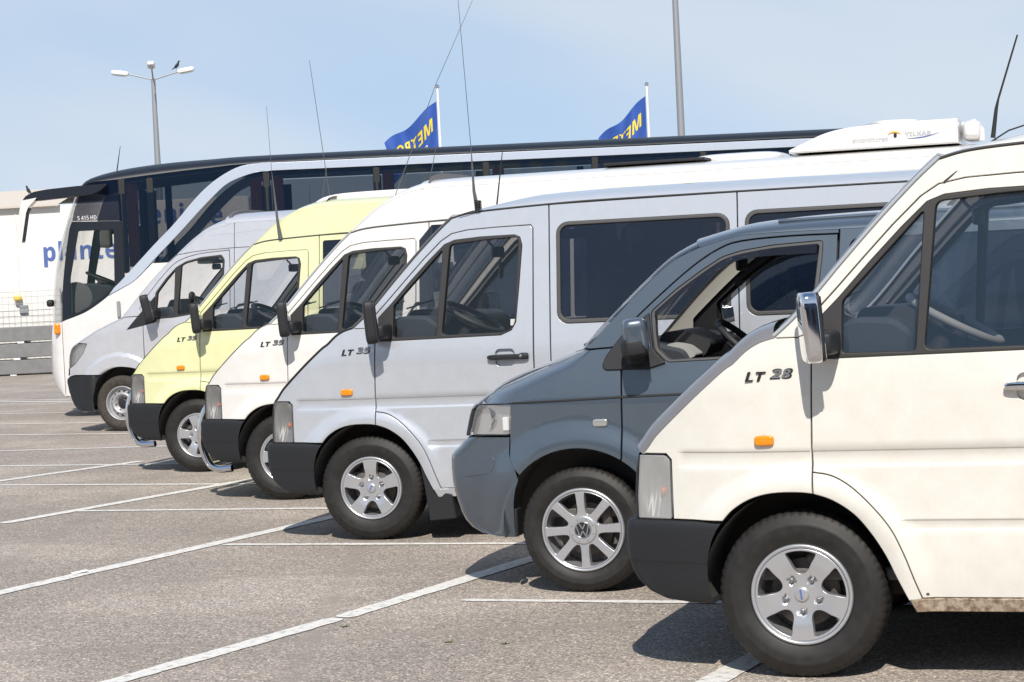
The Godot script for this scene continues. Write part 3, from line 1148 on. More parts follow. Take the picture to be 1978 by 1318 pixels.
	if kind == "lt":
		for s in 5:
			b = MB.new()
			var c := Vector2.from_angle(deg_to_rad(90.0 + 72.0 * s)) * 0.070
			b.lathe([Vector2(0.0115, -0.045), Vector2(0.0105, -0.022), Vector2(0.008, -0.018), Vector2(0.0005, -0.018)], 6, Transform3D(Basis.IDENTITY, Vector3(c.x, c.y, 0)))
			out.append(["wheel_nut", b.mesh(), M.nut])
		b = MB.new()
		b.lathe([Vector2(0.030, -0.030), Vector2(0.029, -0.018), Vector2(0.024, -0.0145), Vector2(0.0005, -0.0125)], 32)
		out.append(["centre_cap", b.mesh(), M.alloy])
		b = MB.new()
		b.box(Vector3(-0.002, 0.002, -0.0122), Vector3(0.007, 0.040, 0.002), 0.0006, Transform3D(Basis(Vector3.BACK, -0.5), Vector3.ZERO))
		out.append(["cap_mark", b.mesh(), M.print_blue])
	elif kind == "t5":
		b = MB.new()
		b.lathe([Vector2(0.074, -0.03), Vector2(0.074, -0.012), Vector2(0.070, -0.008), Vector2(0.048, -0.007), Vector2(0.046, -0.012), Vector2(0.0005, -0.012)], 48)
		out.append(["centre_cap", b.mesh(), M.alloy])
		for s in 8:
			b = MB.new()
			var c := Vector2.from_angle(deg_to_rad(22.5 + 45.0 * s)) * 0.060
			b.lathe([Vector2(0.004, -0.012), Vector2(0.0035, -0.005), Vector2(0.0005, -0.0045)], 8, Transform3D(Basis.IDENTITY, Vector3(c.x, c.y, 0)))
			out.append(["wheel_nut", b.mesh(), M.nut])
		b = MB.new()
		b.lathe([Vector2(0.0455, -0.012), Vector2(0.0455, -0.0095), Vector2(0.0005, -0.0095)], 40)
		out.append(["emblem_ground", b.mesh(), M.badge_dark])
		# ring with a V over a W
		b = MB.new()
		b.lathe([Vector2(0.0455, -0.0095), Vector2(0.0450, -0.006), Vector2(0.0405, -0.006), Vector2(0.0400, -0.0095)], 40)
		for q in [[-0.0165, 0.036, 0.0, 0.004], [0.0165, 0.036, 0.0, 0.004], [-0.033, 0.024, -0.0165, -0.036], [0.033, 0.024, 0.0165, -0.036], [-0.0165, -0.036, 0.0, -0.004], [0.0165, -0.036, 0.0, -0.004]]:
			var a := Vector2(q[0], q[1])
			var c := Vector2(q[2], q[3])
			var d := c - a
			b.box(Vector3.ZERO, Vector3(0.0072, d.length(), 0.004), 0.001, Transform3D(Basis(Vector3.BACK, d.angle() - PI / 2), Vector3((a.x + c.x) / 2, (a.y + c.y) / 2, -0.0075)))
		out.append(["emblem", b.mesh(), M.badge_silver])
	else:
		b = MB.new()
		b.lathe([Vector2(0.062, -0.060), Vector2(0.060, -0.030), Vector2(0.045, -0.022), Vector2(0.0005, -0.020)], 32)
		out.append(["hub_cap", b.mesh(), M.badge_dark])
		for s in 6:
			b = MB.new()
			var c := Vector2.from_angle(TAU * s / 6.0) * 0.083
			b.lathe([Vector2(0.010, -0.06), Vector2(0.009, -0.012), Vector2(0.0005, -0.010)], 6, Transform3D(Basis.IDENTITY, Vector3(c.x, c.y, 0)))
			out.append(["wheel_nut", b.mesh(), M.nut])
	cache["wheel" + kind] = out
	return out

func wheel_well(parent: Node, v: Dictionary, x: float, y: float, r: float) -> void:
	var key := "well%s%.2f" % [v.key, x]
	if not cache.has(key):
		var b := MB.new()
		var rows := []
		for z in [0.03, 0.10, 0.2, 0.34]:
			var row := []
			for k in 25:
				var a := deg_to_rad(lerpf(-6.0, 186.0, k / 24.0))
				var px := x + r * cos(a)
				var py := y + r * sin(a)
				row.append(Vector3(px, py, v.w - v.ins.call(px, py) - z))
			rows.append(row)
		b.grid(rows)
		var back := []
		for p in rows[-1]:
			back.append(p)
		b.flat(back, Vector3(0, 0, 1))
		var m := b.mesh()
		cache[key] = [m, mirrored(m)]
	for s in 2:
		part(parent, "wheel_arch_liner", cache[key][s], M.under)

# Things every van has inside: floor, dashboard, wheel, seats, rear-view mirror
func cab(t: Node3D, q: Dictionary) -> void:
	var b := MB.new()
	b.box(Vector3((q.floor_x0 + q.x_rear) / 2, q.floor_y, 0), Vector3(q.x_rear - q.floor_x0, 0.05, q.half * 2.0), 0.01)
	b.box(Vector3(q.x_axle * 0.5 - 0.1, 0.62, 0), Vector3(0.95, 0.5, q.half * 1.05), 0.05)  # block added in the engine bay so no light shows through the wheel wells
	part(t, "underbody", b.mesh(), M.under)
	b = MB.new()
	b.extrude(q.dash, -q.half + 0.03, q.half - 0.03, 0.02)
	var dash := part(t, "dashboard", b.mesh(), M.dash)
	b = MB.new()
	b.extrude(q.binnacle, q.wheel.z - 0.21, q.wheel.z + 0.21, 0.02)
	part(dash, "instrument_binnacle", b.mesh(), M.black_trim)
	# steering wheel: tilted ring, three spokes, boss
	var bs := Basis(Vector3.BACK, q.wheel_tilt) * Basis(Vector3.RIGHT, PI / 2)
	var tf := Transform3D(bs, q.wheel)
	b = MB.new()
	var ring := []
	for k in 41:
		var a := TAU * k / 40
		ring.append(tf * Vector3(cos(a) * q.wheel_r, sin(a) * q.wheel_r, 0))
	b.tube(ring, 0.018, 10, false)
	var sw := part(t, "steering_wheel", b.mesh(), q.get("cover", M.black_trim))
	b = MB.new()
	for a in [0.25, PI - 0.25, -PI / 2]:
		b.tube([tf * Vector3(0, 0, 0.04), tf * Vector3(cos(a) * q.wheel_r * 0.6, sin(a) * q.wheel_r * 0.6, 0.03), tf * Vector3(cos(a) * q.wheel_r, sin(a) * q.wheel_r, 0)], 0.017, 8)
	b.blob(Vector3(0, 0, 0.035), Vector3(0.17, 0.15, 0.06), 0.6, 0.5, tf)
	b.tube([tf * Vector3(0, 0, 0.05), tf * Vector3(0, 0, 0.30)], 0.045, 10)
	part(sw, "spokes", b.mesh(), M.black_trim)
	for z in q.seats:
		b = MB.new()
		b.blob(Vector3(q.seat_x - 0.22, q.seat_y, z), Vector3(0.52, 0.18, 0.50), 0.5, 0.35)
		b.blob(Vector3(q.seat_x - 0.22, q.seat_y - 0.25, z), Vector3(0.42, 0.36, 0.42), 0.3, 0.3)
		var seat := part(t, "seat", b.mesh(), M.seat_cloth)
		b = MB.new()
		b.blob(Vector3(0, 0.33, 0), Vector3(0.15, 0.72, 0.48), 0.45, 0.5, Transform3D(Basis(Vector3.BACK, -0.18), Vector3(q.seat_x + 0.03, q.seat_y, z)))
		part(seat, "backrest", b.mesh(), M.seat_cloth)
		b = MB.new()
		b.blob(Vector3(0.02, 0.80, 0), Vector3(0.10, 0.18, 0.27), 0.5, 0.5, Transform3D(Basis(Vector3.BACK, -0.18), Vector3(q.seat_x + 0.03, q.seat_y, z)))
		part(seat, "headrest", b.mesh(), M.seat_cloth)
	b = MB.new()
	b.blob(q.mirror, Vector3(0.035, 0.075, 0.24), 0.4, 0.5)
	b.tube([q.mirror, q.mirror + Vector3(-0.07, 0.08, 0.0)], 0.008, 6)
	part(t, "rear_view_mirror", b.mesh(), M.black_trim)

func door_mirror(t: Node3D, v: Dictionary, at: Vector2, size: Vector3, lean: float, shell: Material, arm_at: Array) -> void:
	# at: middle of the housing in side view; size: along, up, out
	for s in [1.0, -1.0]:
		var z: float = s * (v.w + 0.055 + size.z * 0.5)
		var b := MB.new()
		var tf := Transform3D(Basis(Vector3.UP, 0.36 if s > 0.0 else -0.30) * Basis(Vector3.BACK, lean), Vector3(at.x + (0.025 if s > 0.0 else 0.14), at.y, z))
		b.blob(Vector3.ZERO, size, 0.34, 0.42, tf, 32, 22)
		var m := part(t, "door_mirror", b.mesh(), shell)
		b = MB.new()
		b.blob(Vector3(size.x * 0.42, 0, 0), Vector3(size.x * 0.25, size.y * 0.97, size.z * 0.96), 0.3, 0.35, tf, 24, 16)
		part(m, "mirror_rim", b.mesh(), M.black_plastic)
		b = MB.new()
		b.box(Vector3(size.x * 0.556, 0, 0), Vector3(0.004, size.y * 0.86, size.z * 0.82), 0.001, tf)
		part(m, "mirror_glass", b.mesh(), M.mirror_glass)
		for a in arm_at:
			b = MB.new()
			var zi: float = s * (v.w - v.ins.call(a.x + 0.07, a.y) - 0.02)
			b.blob(Vector3(a.x + 0.03, a.y, (z + zi) * 0.5), Vector3(0.10, 0.10, absf(z - zi) + 0.02), 0.45, 0.5)
			part(m, "mirror_arm", b.mesh(), M.black_plastic)

# ---------------------------------------------------------------- the slope-nosed vans
func bump(d: float, w: float) -> float:
	var k := maxf(0.0, 1.0 - d * d / (w * w))
	return k * k

func groove(y: float, a: float, c: float, s0: float, s1: float) -> float:
	# 1 between a and c, with sloping sides
	return smoothstep(a, a + s0, y) * (1.0 - smoothstep(c - s1, c, y))

func ins_lt(x: float, y: float) -> float:
	var i := 0.0
	if y > 1.15:
		var d := y - 1.15
		i += 0.14 * d * d / (d + 0.1)
	if y < 0.55:
		i += 0.25 * (0.55 - y) * (0.55 - y)
	if x < 0.0:
		i += 0.105 * pow(minf(-x / 0.62, 1.25), 2.2)
	var r := sqrt(x * x + (y - 0.345) * (y - 0.345))
	if y > 0.3 and r < 0.60:
		i -= 0.022 * bump(r - 0.45, 0.10)
	i += 0.007 * groove(y, 0.868, 0.940, 0.014, 0.009) * smoothstep(-0.50, -0.46, x)
	if x > 0.4:
		i += 0.006 * groove(y, 0.608, 0.657, 0.012, 0.009) * smoothstep(0.41, 0.44, x)
	return i

func lt_van(label: String, p: Vector2, dyaw: float, c: Dictionary) -> Node3D:
	var W := 0.966
	var th := TH + dyaw
	var pos := Vector3(p.x + W * sin(th), 0, p.y - W * cos(th))
	var t := thing("van", label, "van", pos, -th)
	t.scale = Vector3(c.long, 1, 1)
	var v := {"key": "lt" + ("h" if c.high else ""), "ins": ins_lt, "w": W,
		"yl": [0.868, 0.875, 0.882, 0.931, 0.9355, 0.940, 0.608, 0.614, 0.620, 0.648, 0.6525, 0.657], "xl": [-0.5, -0.46, 0.41, 0.44]}
	var both := [t, t]
	var xr: float = c.x_rear
	var wb: float = c.wheelbase
	var pm: Material = c.paint
	var nose := curve([-0.655, 0.925, -0.628, 0.955, -0.60, 0.99, -0.565, 1.025, -0.436, 1.138, -0.345, 1.215, -0.273, 1.274, -0.236, 1.297, -0.182, 1.346, -0.124, 1.380, -0.06, 1.398], 3)
	var pillar := curve([-0.06, 1.398, 0.02, 1.468, 0.11, 1.563, 0.221, 1.69, 0.367, 1.85, 0.515, 2.0, 0.61, 2.085], 4)
	var gut := curve([0.61, 2.085, 0.68, 2.103, 0.754, 2.114, 0.9, 2.124, 1.246, 2.139, 1.606, 2.147, 2.43, 2.15], 3)
	var arch := curve([-0.302, 0.654, -0.256, 0.701, -0.181, 0.745, -0.092, 0.768, 0.011, 0.771, 0.0725, 0.765], 4)
	var arch_b := curve([0.0775, 0.764, 0.153, 0.737, 0.235, 0.680, 0.298, 0.602, 0.353, 0.51, 0.39, 0.426, 0.436, 0.331], 4)
	var dline := curve([0.0775, 0.8525, 0.15, 0.838, 0.226, 0.793, 0.308, 0.713, 0.379, 0.620, 0.427, 0.516, 0.462, 0.416, 0.489, 0.342], 4)
	# front wing
	pan(v, both, "front_wing", join([P2([-0.524, 0.656]), arch, P2([0.0725, 0.765, 0.0725, 0.95, 0.084, 1.29, 0.088, 1.395, -0.05, 1.395]), reversed(nose), P2([-0.645, 0.930, -0.545, 0.930, -0.522, 0.905])]), pm, {"cell": 0.028})
	pan(v, both, "arch_flare", join([arch_b, P2([0.484, 0.337]), shrink(reversed(dline), 0.9905), P2([0.0775, 0.848])]), pm, {"cell": 0.02})
	# cab door with its window
	var frame := P2([0.109, 1.46, 0.203, 1.554, 0.324, 1.688, 0.453, 1.822, 0.556, 1.919, 0.624, 1.944, 0.792, 1.956, 1.017, 1.958, 1.052, 1.942, 1.066, 1.889, 1.043, 1.622, 1.020, 1.396, 0.990, 1.345, 0.92, 1.316, 0.519, 1.311, 0.208, 1.307, 0.115, 1.309])
	var tri := rounded(P2([0.215, 1.535, 0.543, 1.883, 0.498, 1.327, 0.210, 1.329]), 0.016)
	var main := rounded(P2([0.592, 1.916, 0.833, 1.934, 1.036, 1.942, 1.041, 1.90, 1.012, 1.39, 0.975, 1.345, 0.915, 1.335, 0.535, 1.332]), 0.03)
	var door := join([dline, P2([0.50, 0.341, 1.112, 0.341, 1.127, 0.358, 1.127, 1.2, 1.134, 1.995, 1.12, 2.013, 0.90, 2.010, 0.709, 2.003, 0.604, 1.984, 0.534, 1.940, 0.42, 1.830, 0.31, 1.713, 0.19, 1.583, 0.0925, 1.48, 0.0925, 1.39, 0.089, 1.29, 0.0775, 0.95])])
	var recess := rrect(0.882, 1.120, 1.007, 1.228, 0.03)
	var d := pan(v, both, "door", door, pm, {"holes": [frame, recess], "cell": 0.04})
	var fr := pan(v, d, "window_frame", frame, M.window_rubber, {"holes": [tri, main], "off": -0.003, "depth": 0.045, "bev": 0.006})
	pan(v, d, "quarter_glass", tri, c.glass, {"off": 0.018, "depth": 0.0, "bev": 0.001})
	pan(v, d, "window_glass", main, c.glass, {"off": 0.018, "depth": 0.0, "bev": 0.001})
	pan(v, d, "door_lining", door, M.grey_lining, {"holes": [frame], "off": 0.045, "cell": 0.12})
	pan(v, d, "handle_recess", recess, pm, {"off": 0.022, "depth": 0.0, "bev": 0.001})
	for s in 2:
		var b := MB.new()
		var sg := 1.0 if s == 0 else -1.0
		b.blob(Vector3(0.97, 1.178, sg * (W + 0.018)), Vector3(0.268, 0.034, 0.030), 0.45, 0.35)
		b.blob(Vector3(0.865, 1.178, sg * (W + 0.002)), Vector3(0.03, 0.03, 0.045), 0.5, 0.5)
		b.blob(Vector3(1.070, 1.180, sg * (W + 0.004)), Vector3(0.06, 0.042, 0.045), 0.5, 0.5)
		var hd := part(d[s], "handle", b.mesh(), c.handle)
		b = MB.new()
		b.lathe([Vector2(0.010, 0), Vector2(0.009, 0.004), Vector2(0.0005, 0.004)], 14, Transform3D(Basis.IDENTITY if s == 0 else Basis(Vector3.UP, PI), Vector3(1.055, 1.180, sg * (W + 0.031))))
		part(d[s], "lock", b.mesh(), M.nut)
		hd.set_meta("label", "long door pull across a shallow recess")
	# pillar and cant rail round the door
	var seam_x := 1.238
	var rail := join([pillar, gut_to(gut, seam_x), P2([seam_x, 0.345, 1.134, 0.345, 1.1345, 1.2, 1.139, 1.995, 1.1225, 2.018, 0.90, 2.0145, 0.708, 2.0075, 0.602, 1.988, 0.531, 1.9435, 0.417, 1.8335, 0.307, 1.7165, 0.187, 1.5865, 0.0895, 1.484, 0.087, 1.3985, -0.05, 1.3985])])
	pan(v, both, "pillar_frame", rail, pm)
	pan(v, both, "pillar_lining", rail, c.lining, {"off": 0.05, "cell": 0.12})
	# body side behind the cab door
	var x0 := seam_x + 0.006
	var arch_r := arc(wb, 0.345, 0.435, 178, 2, 30)
	var mid := 2.424
	var side1 := P2([x0, 0.345, mid - 0.003, 0.345, mid - 0.003, 2.149, x0, 2.138])
	if c.style == "frame":
		var w1 := rrect(1.287, 1.374, 2.374, 2.022, 0.075)
		var g1 := rrect(1.313, 1.402, 2.350, 1.998, 0.055)
		var p1 := pan(v, both, "side_panel", side1, pm, {"holes": [w1], "id": 1})
		pan(v, p1, "window_frame", w1, M.grey_rubber, {"holes": [g1], "off": -0.007, "depth": 0.03, "bev": 0.007, "id": 1})
		pan(v, p1, "window_glass", g1, M.dark_glass, {"off": 0.006, "depth": 0.0, "bev": 0.001, "id": 1})
		var side2 := join([P2([mid + 0.003, 0.345]), arch_r, P2([xr - 0.03, 0.345, xr - 0.03, 2.15, mid + 0.003, 2.149])])
		var w2 := rrect(2.470, 1.374, 3.55, 2.030, 0.075)
		var g2 := rrect(2.496, 1.402, 3.526, 2.004, 0.055)
		var w3 := rrect(3.66, 1.374, xr - 0.14, 2.03, 0.075)
		var g3 := rrect(3.686, 1.402, xr - 0.166, 2.004, 0.055)
		var p2 := pan(v, both, "side_panel", side2, pm, {"holes": [w2, w3], "id": 2})
		pan(v, p2, "window_frame", w2, M.grey_rubber, {"holes": [g2], "off": -0.007, "depth": 0.03, "bev": 0.007, "id": 2})
		pan(v, p2, "window_glass", g2, M.dark_glass, {"off": 0.006, "depth": 0.0, "bev": 0.001, "id": 2})
		pan(v, p2, "window_frame", w3, M.grey_rubber, {"holes": [g3], "off": -0.007, "depth": 0.03, "bev": 0.007, "id": 3})
		pan(v, p2, "window_glass", g3, M.dark_glass, {"off": 0.006, "depth": 0.0, "bev": 0.001, "id": 3})
	else:
		var id: String = c.style
		var side := join([P2([x0, 0.345]), arch_r, P2([xr - 0.03, 0.345, xr - 0.03, 2.15, mid, 2.149, x0, 2.138])])
		var hol := []
		var xa := 1.275
		var nwin := 3 if xr < 5.0 else 4
		var wide := (xr - 0.12 - xa) / nwin
		for k in nwin:
			hol.append(rrect(xa + k * wide, 1.36, xa + (k + 1) * wide - 0.03, 2.09, 0.02, 2))
		if c.style == "bonded_wide":
			hol[0] = P2([1.262, 1.36, xa + wide - 0.03, 1.36, xa + wide - 0.03, 2.115, 1.262, 2.112])
		var p1 := pan(v, both, "side_panel", side, pm, {"holes": hol, "id": id})
		for k in nwin:
			pan(v, p1, "window_glass", hol[k], M.dark_glass, {"off": 0.004, "depth": 0.012, "bev": 0.003, "id": id + str(k)})
		if c.style == "bonded_wide":
			# the bonded glass reaches forward over the pillar with a slanting corner
			pan(v, both, "pillar_glass", P2([1.164, 1.36, 1.262, 1.36, 1.262, 2.112, 1.164, 2.000]), M.dark_glass, {"off": -0.006, "depth": 0.01, "bev": 0.002, "id": id})
	# sill
	var sl := func(x: float, y: float) -> float: return ins_lt(x, 0.36) + (0.336 - y) * 0.35
	pan(v, both, "sill", P2([0.440, 0.331, 0.462, 0.282, wb - 0.45, 0.282, wb - 0.45, 0.338, 0.445, 0.338]), M.dirty_sill if c.dirty else pm, {"ins": sl, "id": ("d" if c.dirty else "c") + str(wb), "depth": 0.05})
	# nose: bumper, lamps, grille, bonnet
	lt_bumper(t, v)
	var hl := rounded(P2([-0.672, 0.922, -0.552, 0.922, -0.530, 0.902, -0.533, 0.654, -0.690, 0.654, -0.690, 0.75]), 0.008, 2)
	var h := pan(v, both, "headlight", hl, c.get("lens", M.lens), {"off": -0.002, "depth": 0.02, "cell": 0.04, "bev": 0.005})
	var bowl := func(x: float, y: float) -> float: return ins_lt(x, y) + 0.07 * bump(Vector2((x + 0.60) * 1.7, y - 0.78).length(), 0.15) + 0.002 * sin(x * 260.0)
	pan(v, h, "reflector", hl, M.reflector, {"off": 0.02, "depth": 0.0, "cell": 0.012, "ins": bowl})
	for s in 2:
		var b := MB.new()
		b.blob(Vector3(-0.585, 0.765, (W - 0.165) * (1.0 if s == 0 else -1.0)), Vector3(0.03, 0.035, 0.04), 1, 1)
		part(h[s], "bulb", b.mesh(), M.orange_bulb)
	var fe := P2([-0.690, 0.652, -0.690, 0.75, -0.680, 0.86, -0.668, 0.922])
	part(t, "grille_panel", cached_strip(v.key + "grille", fe, P2([-0.745, 0.652, -0.745, 0.75, -0.735, 0.86, -0.715, 0.930]), v, 3.0, 2.0), M.black_plastic)
	var nose2 := nose.duplicate()
	var cc := PackedVector2Array()
	for k in nose2.size():
		var dd := (nose2[mini(k + 1, nose2.size() - 1)] - nose2[maxi(k - 1, 0)]).normalized()
		cc.append(nose2[k] + Vector2(-dd.y, dd.x) * c.crown)
	part(t, "bonnet", cached_strip(v.key + "bonnet%.3f" % c.crown, nose2, cc, v, 9.0, 2.0), c.bonnet)
	for s in [1.0, -1.0]:
		var seal := []
		for q in nose2:
			seal.append(Vector3(q.x - 0.004, q.y + 0.004, s * (W - ins_lt(q.x, q.y) - 0.006)))
		var b := MB.new()
		b.tube(seal, c.seal, 6)
		part(t, "bonnet_seal", b.mesh(), M.rubber)
	# windscreen, roof
	var we := pillar
	var wc := PackedVector2Array()
	for k in we.size():
		var dd := (we[mini(k + 1, we.size() - 1)] - we[maxi(k - 1, 0)]).normalized()
		wc.append(we[k] + Vector2(-dd.y, dd.x) * 0.045)
	part(t, "windscreen", cached_strip(v.key + "screen", we, wc, v, 9.0, 2.0), M.windscreen_glass)
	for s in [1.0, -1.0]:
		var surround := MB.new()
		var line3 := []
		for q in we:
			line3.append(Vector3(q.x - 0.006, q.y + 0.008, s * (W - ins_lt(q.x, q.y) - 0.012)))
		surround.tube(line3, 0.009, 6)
		part(t, "windscreen_seal", surround.mesh(), c.trim)  # where the trim is pale, it paints the glass edge's sky reflection
	var re := PackedVector2Array()
	var rc := PackedVector2Array()
	if c.high:
		var e2 := curve([0.61, 2.085, 0.70, 2.165, 0.83, 2.265, 0.98, 2.345, 1.10, 2.385, 1.25, 2.400, 1.6, 2.405, xr, 2.41], 4)
		var c2 := curve([0.575, 2.11, 0.66, 2.20, 0.795, 2.312, 0.955, 2.405, 1.08, 2.455, 1.22, 2.482, 1.6, 2.492, xr + 0.02, 2.50], 4)
		re = e2
		rc = c2
		var lower := gut_to(gut, 2.4)
		var shell := join([lift(lower, 0.008), P2([xr - 0.02, 2.158]), reversed(e2)])
		pan(v, both, "roof_side", shell, pm, {"id": "%.1f" % xr})
	else:
		re = join([gut, P2([3.4, 2.15, xr, 2.15])])
		rc = PackedVector2Array()
		for q in re:
			var rise := lerpf(0.028, 0.096, smoothstep(0.60, 1.15, q.x))
			rc.append(q + Vector2(-0.03 * (1.0 - smoothstep(0.6, 1.0, q.x)), rise))
	part(t, "roof", strip_mesh(re, rc, ins_lt, W, 3.2, 2.0), pm)
	part(t, "headlining", strip_mesh(re, rc, ins_lt, W, 3.2, 2.0, 12, 0.05, 0.05), M.grey_lining)
	# rain gutter
	for s in [1.0, -1.0]:
		var g3 := []
		for q in join([gut, P2([xr - 0.05, 2.15])]):
			g3.append(Vector3(q.x, q.y + 0.003, s * (W - ins_lt(q.x, q.y) - 0.002)))
		var b := MB.new()
		b.tube(g3, 0.007, 6)
		part(t, "rain_gutter", b.mesh(), M.window_rubber if c.high == false else M.grey_rubber)
	# tail
	var te := P2([xr, 2.41 if c.high else 2.15, xr - 0.005, 1.6, xr - 0.01, 1.0, xr - 0.02, 0.345])
	var tc := P2([xr + 0.02, 2.50 if c.high else 2.246, xr + 0.05, 1.6, xr + 0.055, 1.0, xr + 0.05, 0.345])
	part(t, "tail_door", strip_mesh(te, tc, ins_lt, W, 6.0, 2.0), pm)
	for s in [1.0, -1.0]:
		var b := MB.new()
		b.blob(Vector3(xr + 0.0, 1.05, s * (W - 0.07)), Vector3(0.05, 0.4, 0.1), 0.3, 0.3)
		part(t, "tail_light", b.mesh(), M.orange_bulb)
	var bb := MB.new()
	bb.box(Vector3(xr + 0.02, 0.45, 0), Vector3(0.16, 0.18, 1.75), 0.03)
	part(t, "rear_bumper", bb.mesh(), M.black_plastic)
	# small fittings
	for s in [1.0, -1.0]:
		bb = MB.new()
		bb.blob(Vector3(-0.115, 0.982, s * (W - ins_lt(-0.115, 0.982) + 0.002)), Vector3(0.080, 0.042, 0.032), 0.5, 0.45)
		part(t, "indicator", bb.mesh(), M.orange_lens)
	var bx := -0.032 if c.number == "28" else 0.012
	badge(t, "LT", Vector3(bx - 0.112, 1.243, W - ins_lt(-0.1, 1.24) + 0.002), 0.039, M.badge_dark, 1.42)
	badge(t, c.number, Vector3(bx, 1.252, W - ins_lt(0.0, 1.25) + 0.002), 0.041, M.badge_dark, 1.5)
	badge(t, c.number, Vector3(bx, 1.252, W - ins_lt(0.0, 1.25) + 0.0045), 0.034, M.badge_silver, 1.5)
	door_mirror(t, v, Vector2(0.093, 1.44), Vector3(0.075, 0.285, 0.175), 0.06, c.mirror, [Vector2(0.13, 1.375)])
	wheel_well(t, v, 0.03, 0.345, 0.44)
	wheel_well(t, v, wb, 0.345, 0.455)
	for s in [1.0, -1.0]:
		wheel(t, "lt", Vector3(0, 0.345, s * (W - 0.028)), s, c.spin, M.tyre)
		wheel(t, "lt", Vector3(wb, 0.345, s * (W - 0.045)), s, c.spin + 0.8, M.tyre)
	cab(t, {"floor_x0": -0.3, "x_rear": xr - 0.05, "floor_y": 0.42, "half": 0.86, "x_axle": 0.0,
		"dash": rounded(P2([-0.02, 0.75, 0.42, 0.75, 0.46, 1.18, 0.47, 1.40, 0.40, 1.455, 0.24, 1.465, 0.10, 1.42, -0.03, 1.35]), 0.03),
		"binnacle": rounded(P2([0.18, 1.40, 0.46, 1.36, 0.50, 1.44, 0.42, 1.50, 0.24, 1.50]), 0.02),
		"wheel": Vector3(0.585, 1.430, 0.42), "wheel_tilt": -0.51, "wheel_r": 0.205, "cover": c.get("cover", M.black_trim), "seats": [0.42, -0.30], "seat_x": 1.36, "seat_y": 1.02, "mirror": Vector3(0.645, 1.862, 0.0)})
	# wiper resting on the windscreen foot
	for z in [0.62, -0.1]:
		bb = MB.new()
		bb.tube([Vector3(-0.075, 1.41, z), Vector3(0.0, 1.53, z - 0.04), Vector3(0.03, 1.55, z - 0.30)], 0.009, 6)
		bb.tube([Vector3(-0.01, 1.50, z + 0.12), Vector3(0.035, 1.555, z - 0.42)], 0.006, 5)
		part(t, "wiper", bb.mesh(), M.rubber)
	return t

func badge(t: Node3D, text: String, at: Vector3, h: float, m: Material, stretch: float) -> void:
	text_part(t, "badge", text, h, 0.006, m, at, Basis(Vector3(stretch, 0, 0), Vector3(0.35, 1, 0), Vector3(0, 0, 1)))

func shrink(p: PackedVector2Array, k: float) -> PackedVector2Array:
	var q := PackedVector2Array()
	for a in p:
		q.append(Vector2(maxf(0.0775, a.x * k), 0.345 + (a.y - 0.345) * k))
	return q

func reversed(p: PackedVector2Array) -> PackedVector2Array:
	var q := p.duplicate()
	q.reverse()
	return q

func lift(p: PackedVector2Array, d: float) -> PackedVector2Array:
	var q := PackedVector2Array()
	for k in p:
		q.append(k + Vector2(0, d))
	return q

func gut_to(g: PackedVector2Array, x: float) -> PackedVector2Array:
	var o := PackedVector2Array()
	for k in g.size():
		if g[k].x < x:
			o.append(g[k])
		else:
			o.append(g[k - 1].lerp(g[k], (x - g[k - 1].x) / (g[k].x - g[k - 1].x)))
			break
	return o

func cached_strip(key: String, e: PackedVector2Array, c: PackedVector2Array, v: Dictionary, pw: float, rt: float) -> ArrayMesh:
	if not cache.has(key):
		cache[key] = strip_mesh(e, c, v.ins, v.w, pw, rt)
	return cache[key]

func lt_bumper(t: Node3D, v: Dictionary) -> void:
	if not cache.has("lt_bumper"):
		# rows from the lower to the upper edge; each runs from the near arch round the nose to the far arch
		var b := MB.new()
		var ys := [0.303, 0.306, 0.318, 0.345, 0.39, 0.43, 0.468, 0.474, 0.482, 0.52, 0.57, 0.615, 0.636, 0.647, 0.652, 0.650, 0.64]
		var out := [-0.10, -0.02, -0.008, 0.0, 0.004, 0.006, 0.006, 0.010, 0.010, 0.012, 0.013, 0.013, 0.010, 0.003, -0.012, -0.05, -0.10]
		var rear := [-0.364, -0.364, -0.366, -0.371, -0.378, -0.381, -0.380, -0.380, -0.379, -0.371, -0.356, -0.333, -0.318, -0.308, -0.302, -0.302, -0.302]
		var rows := []
		for j in ys.size():
			var y: float = ys[j]
			var o: float = out[j]
			var front: float = [-0.44, -0.51, -0.605, -0.665, -0.716, -0.738, -0.749, -0.750, -0.751, -0.751, -0.751, -0.751, -0.749, -0.746, -0.74, -0.71, -0.67][j]   # the chin curves back
			var half := []
			for k in 15:
				var s := k / 14.0
				var x := lerpf(rear[j], front + 0.06, s)
				half.append(Vector3(x, y, v.w - 0.105 * pow(minf(-x / 0.62, 1.25), 2.2) + o))
			var zc: float = half[-1].z
			for k in range(1, 9):
				var a := k / 8.0 * PI / 2
				half.append(Vector3(front + 0.06 - (0.06 + o) * sin(a), y, zc - 0.10 * (1.0 - cos(a))))
			var zl: float = half[-1].z
			for k in range(1, 6):
				var z := zl * (1.0 - k / 5.0)
				half.append(Vector3(front - o - 0.035 * (1.0 - pow(z / zl, 2.0)), y, z))
			var row := half.duplicate()
			for k in range(half.size() - 2, -1, -1):
				row.append(Vector3(half[k].x, half[k].y, -half[k].z))
			rows.append(row)
		b.grid(rows)
		cache["lt_bumper"] = b.mesh()
	part(t, "bumper", cache["lt_bumper"], M.black_plastic)

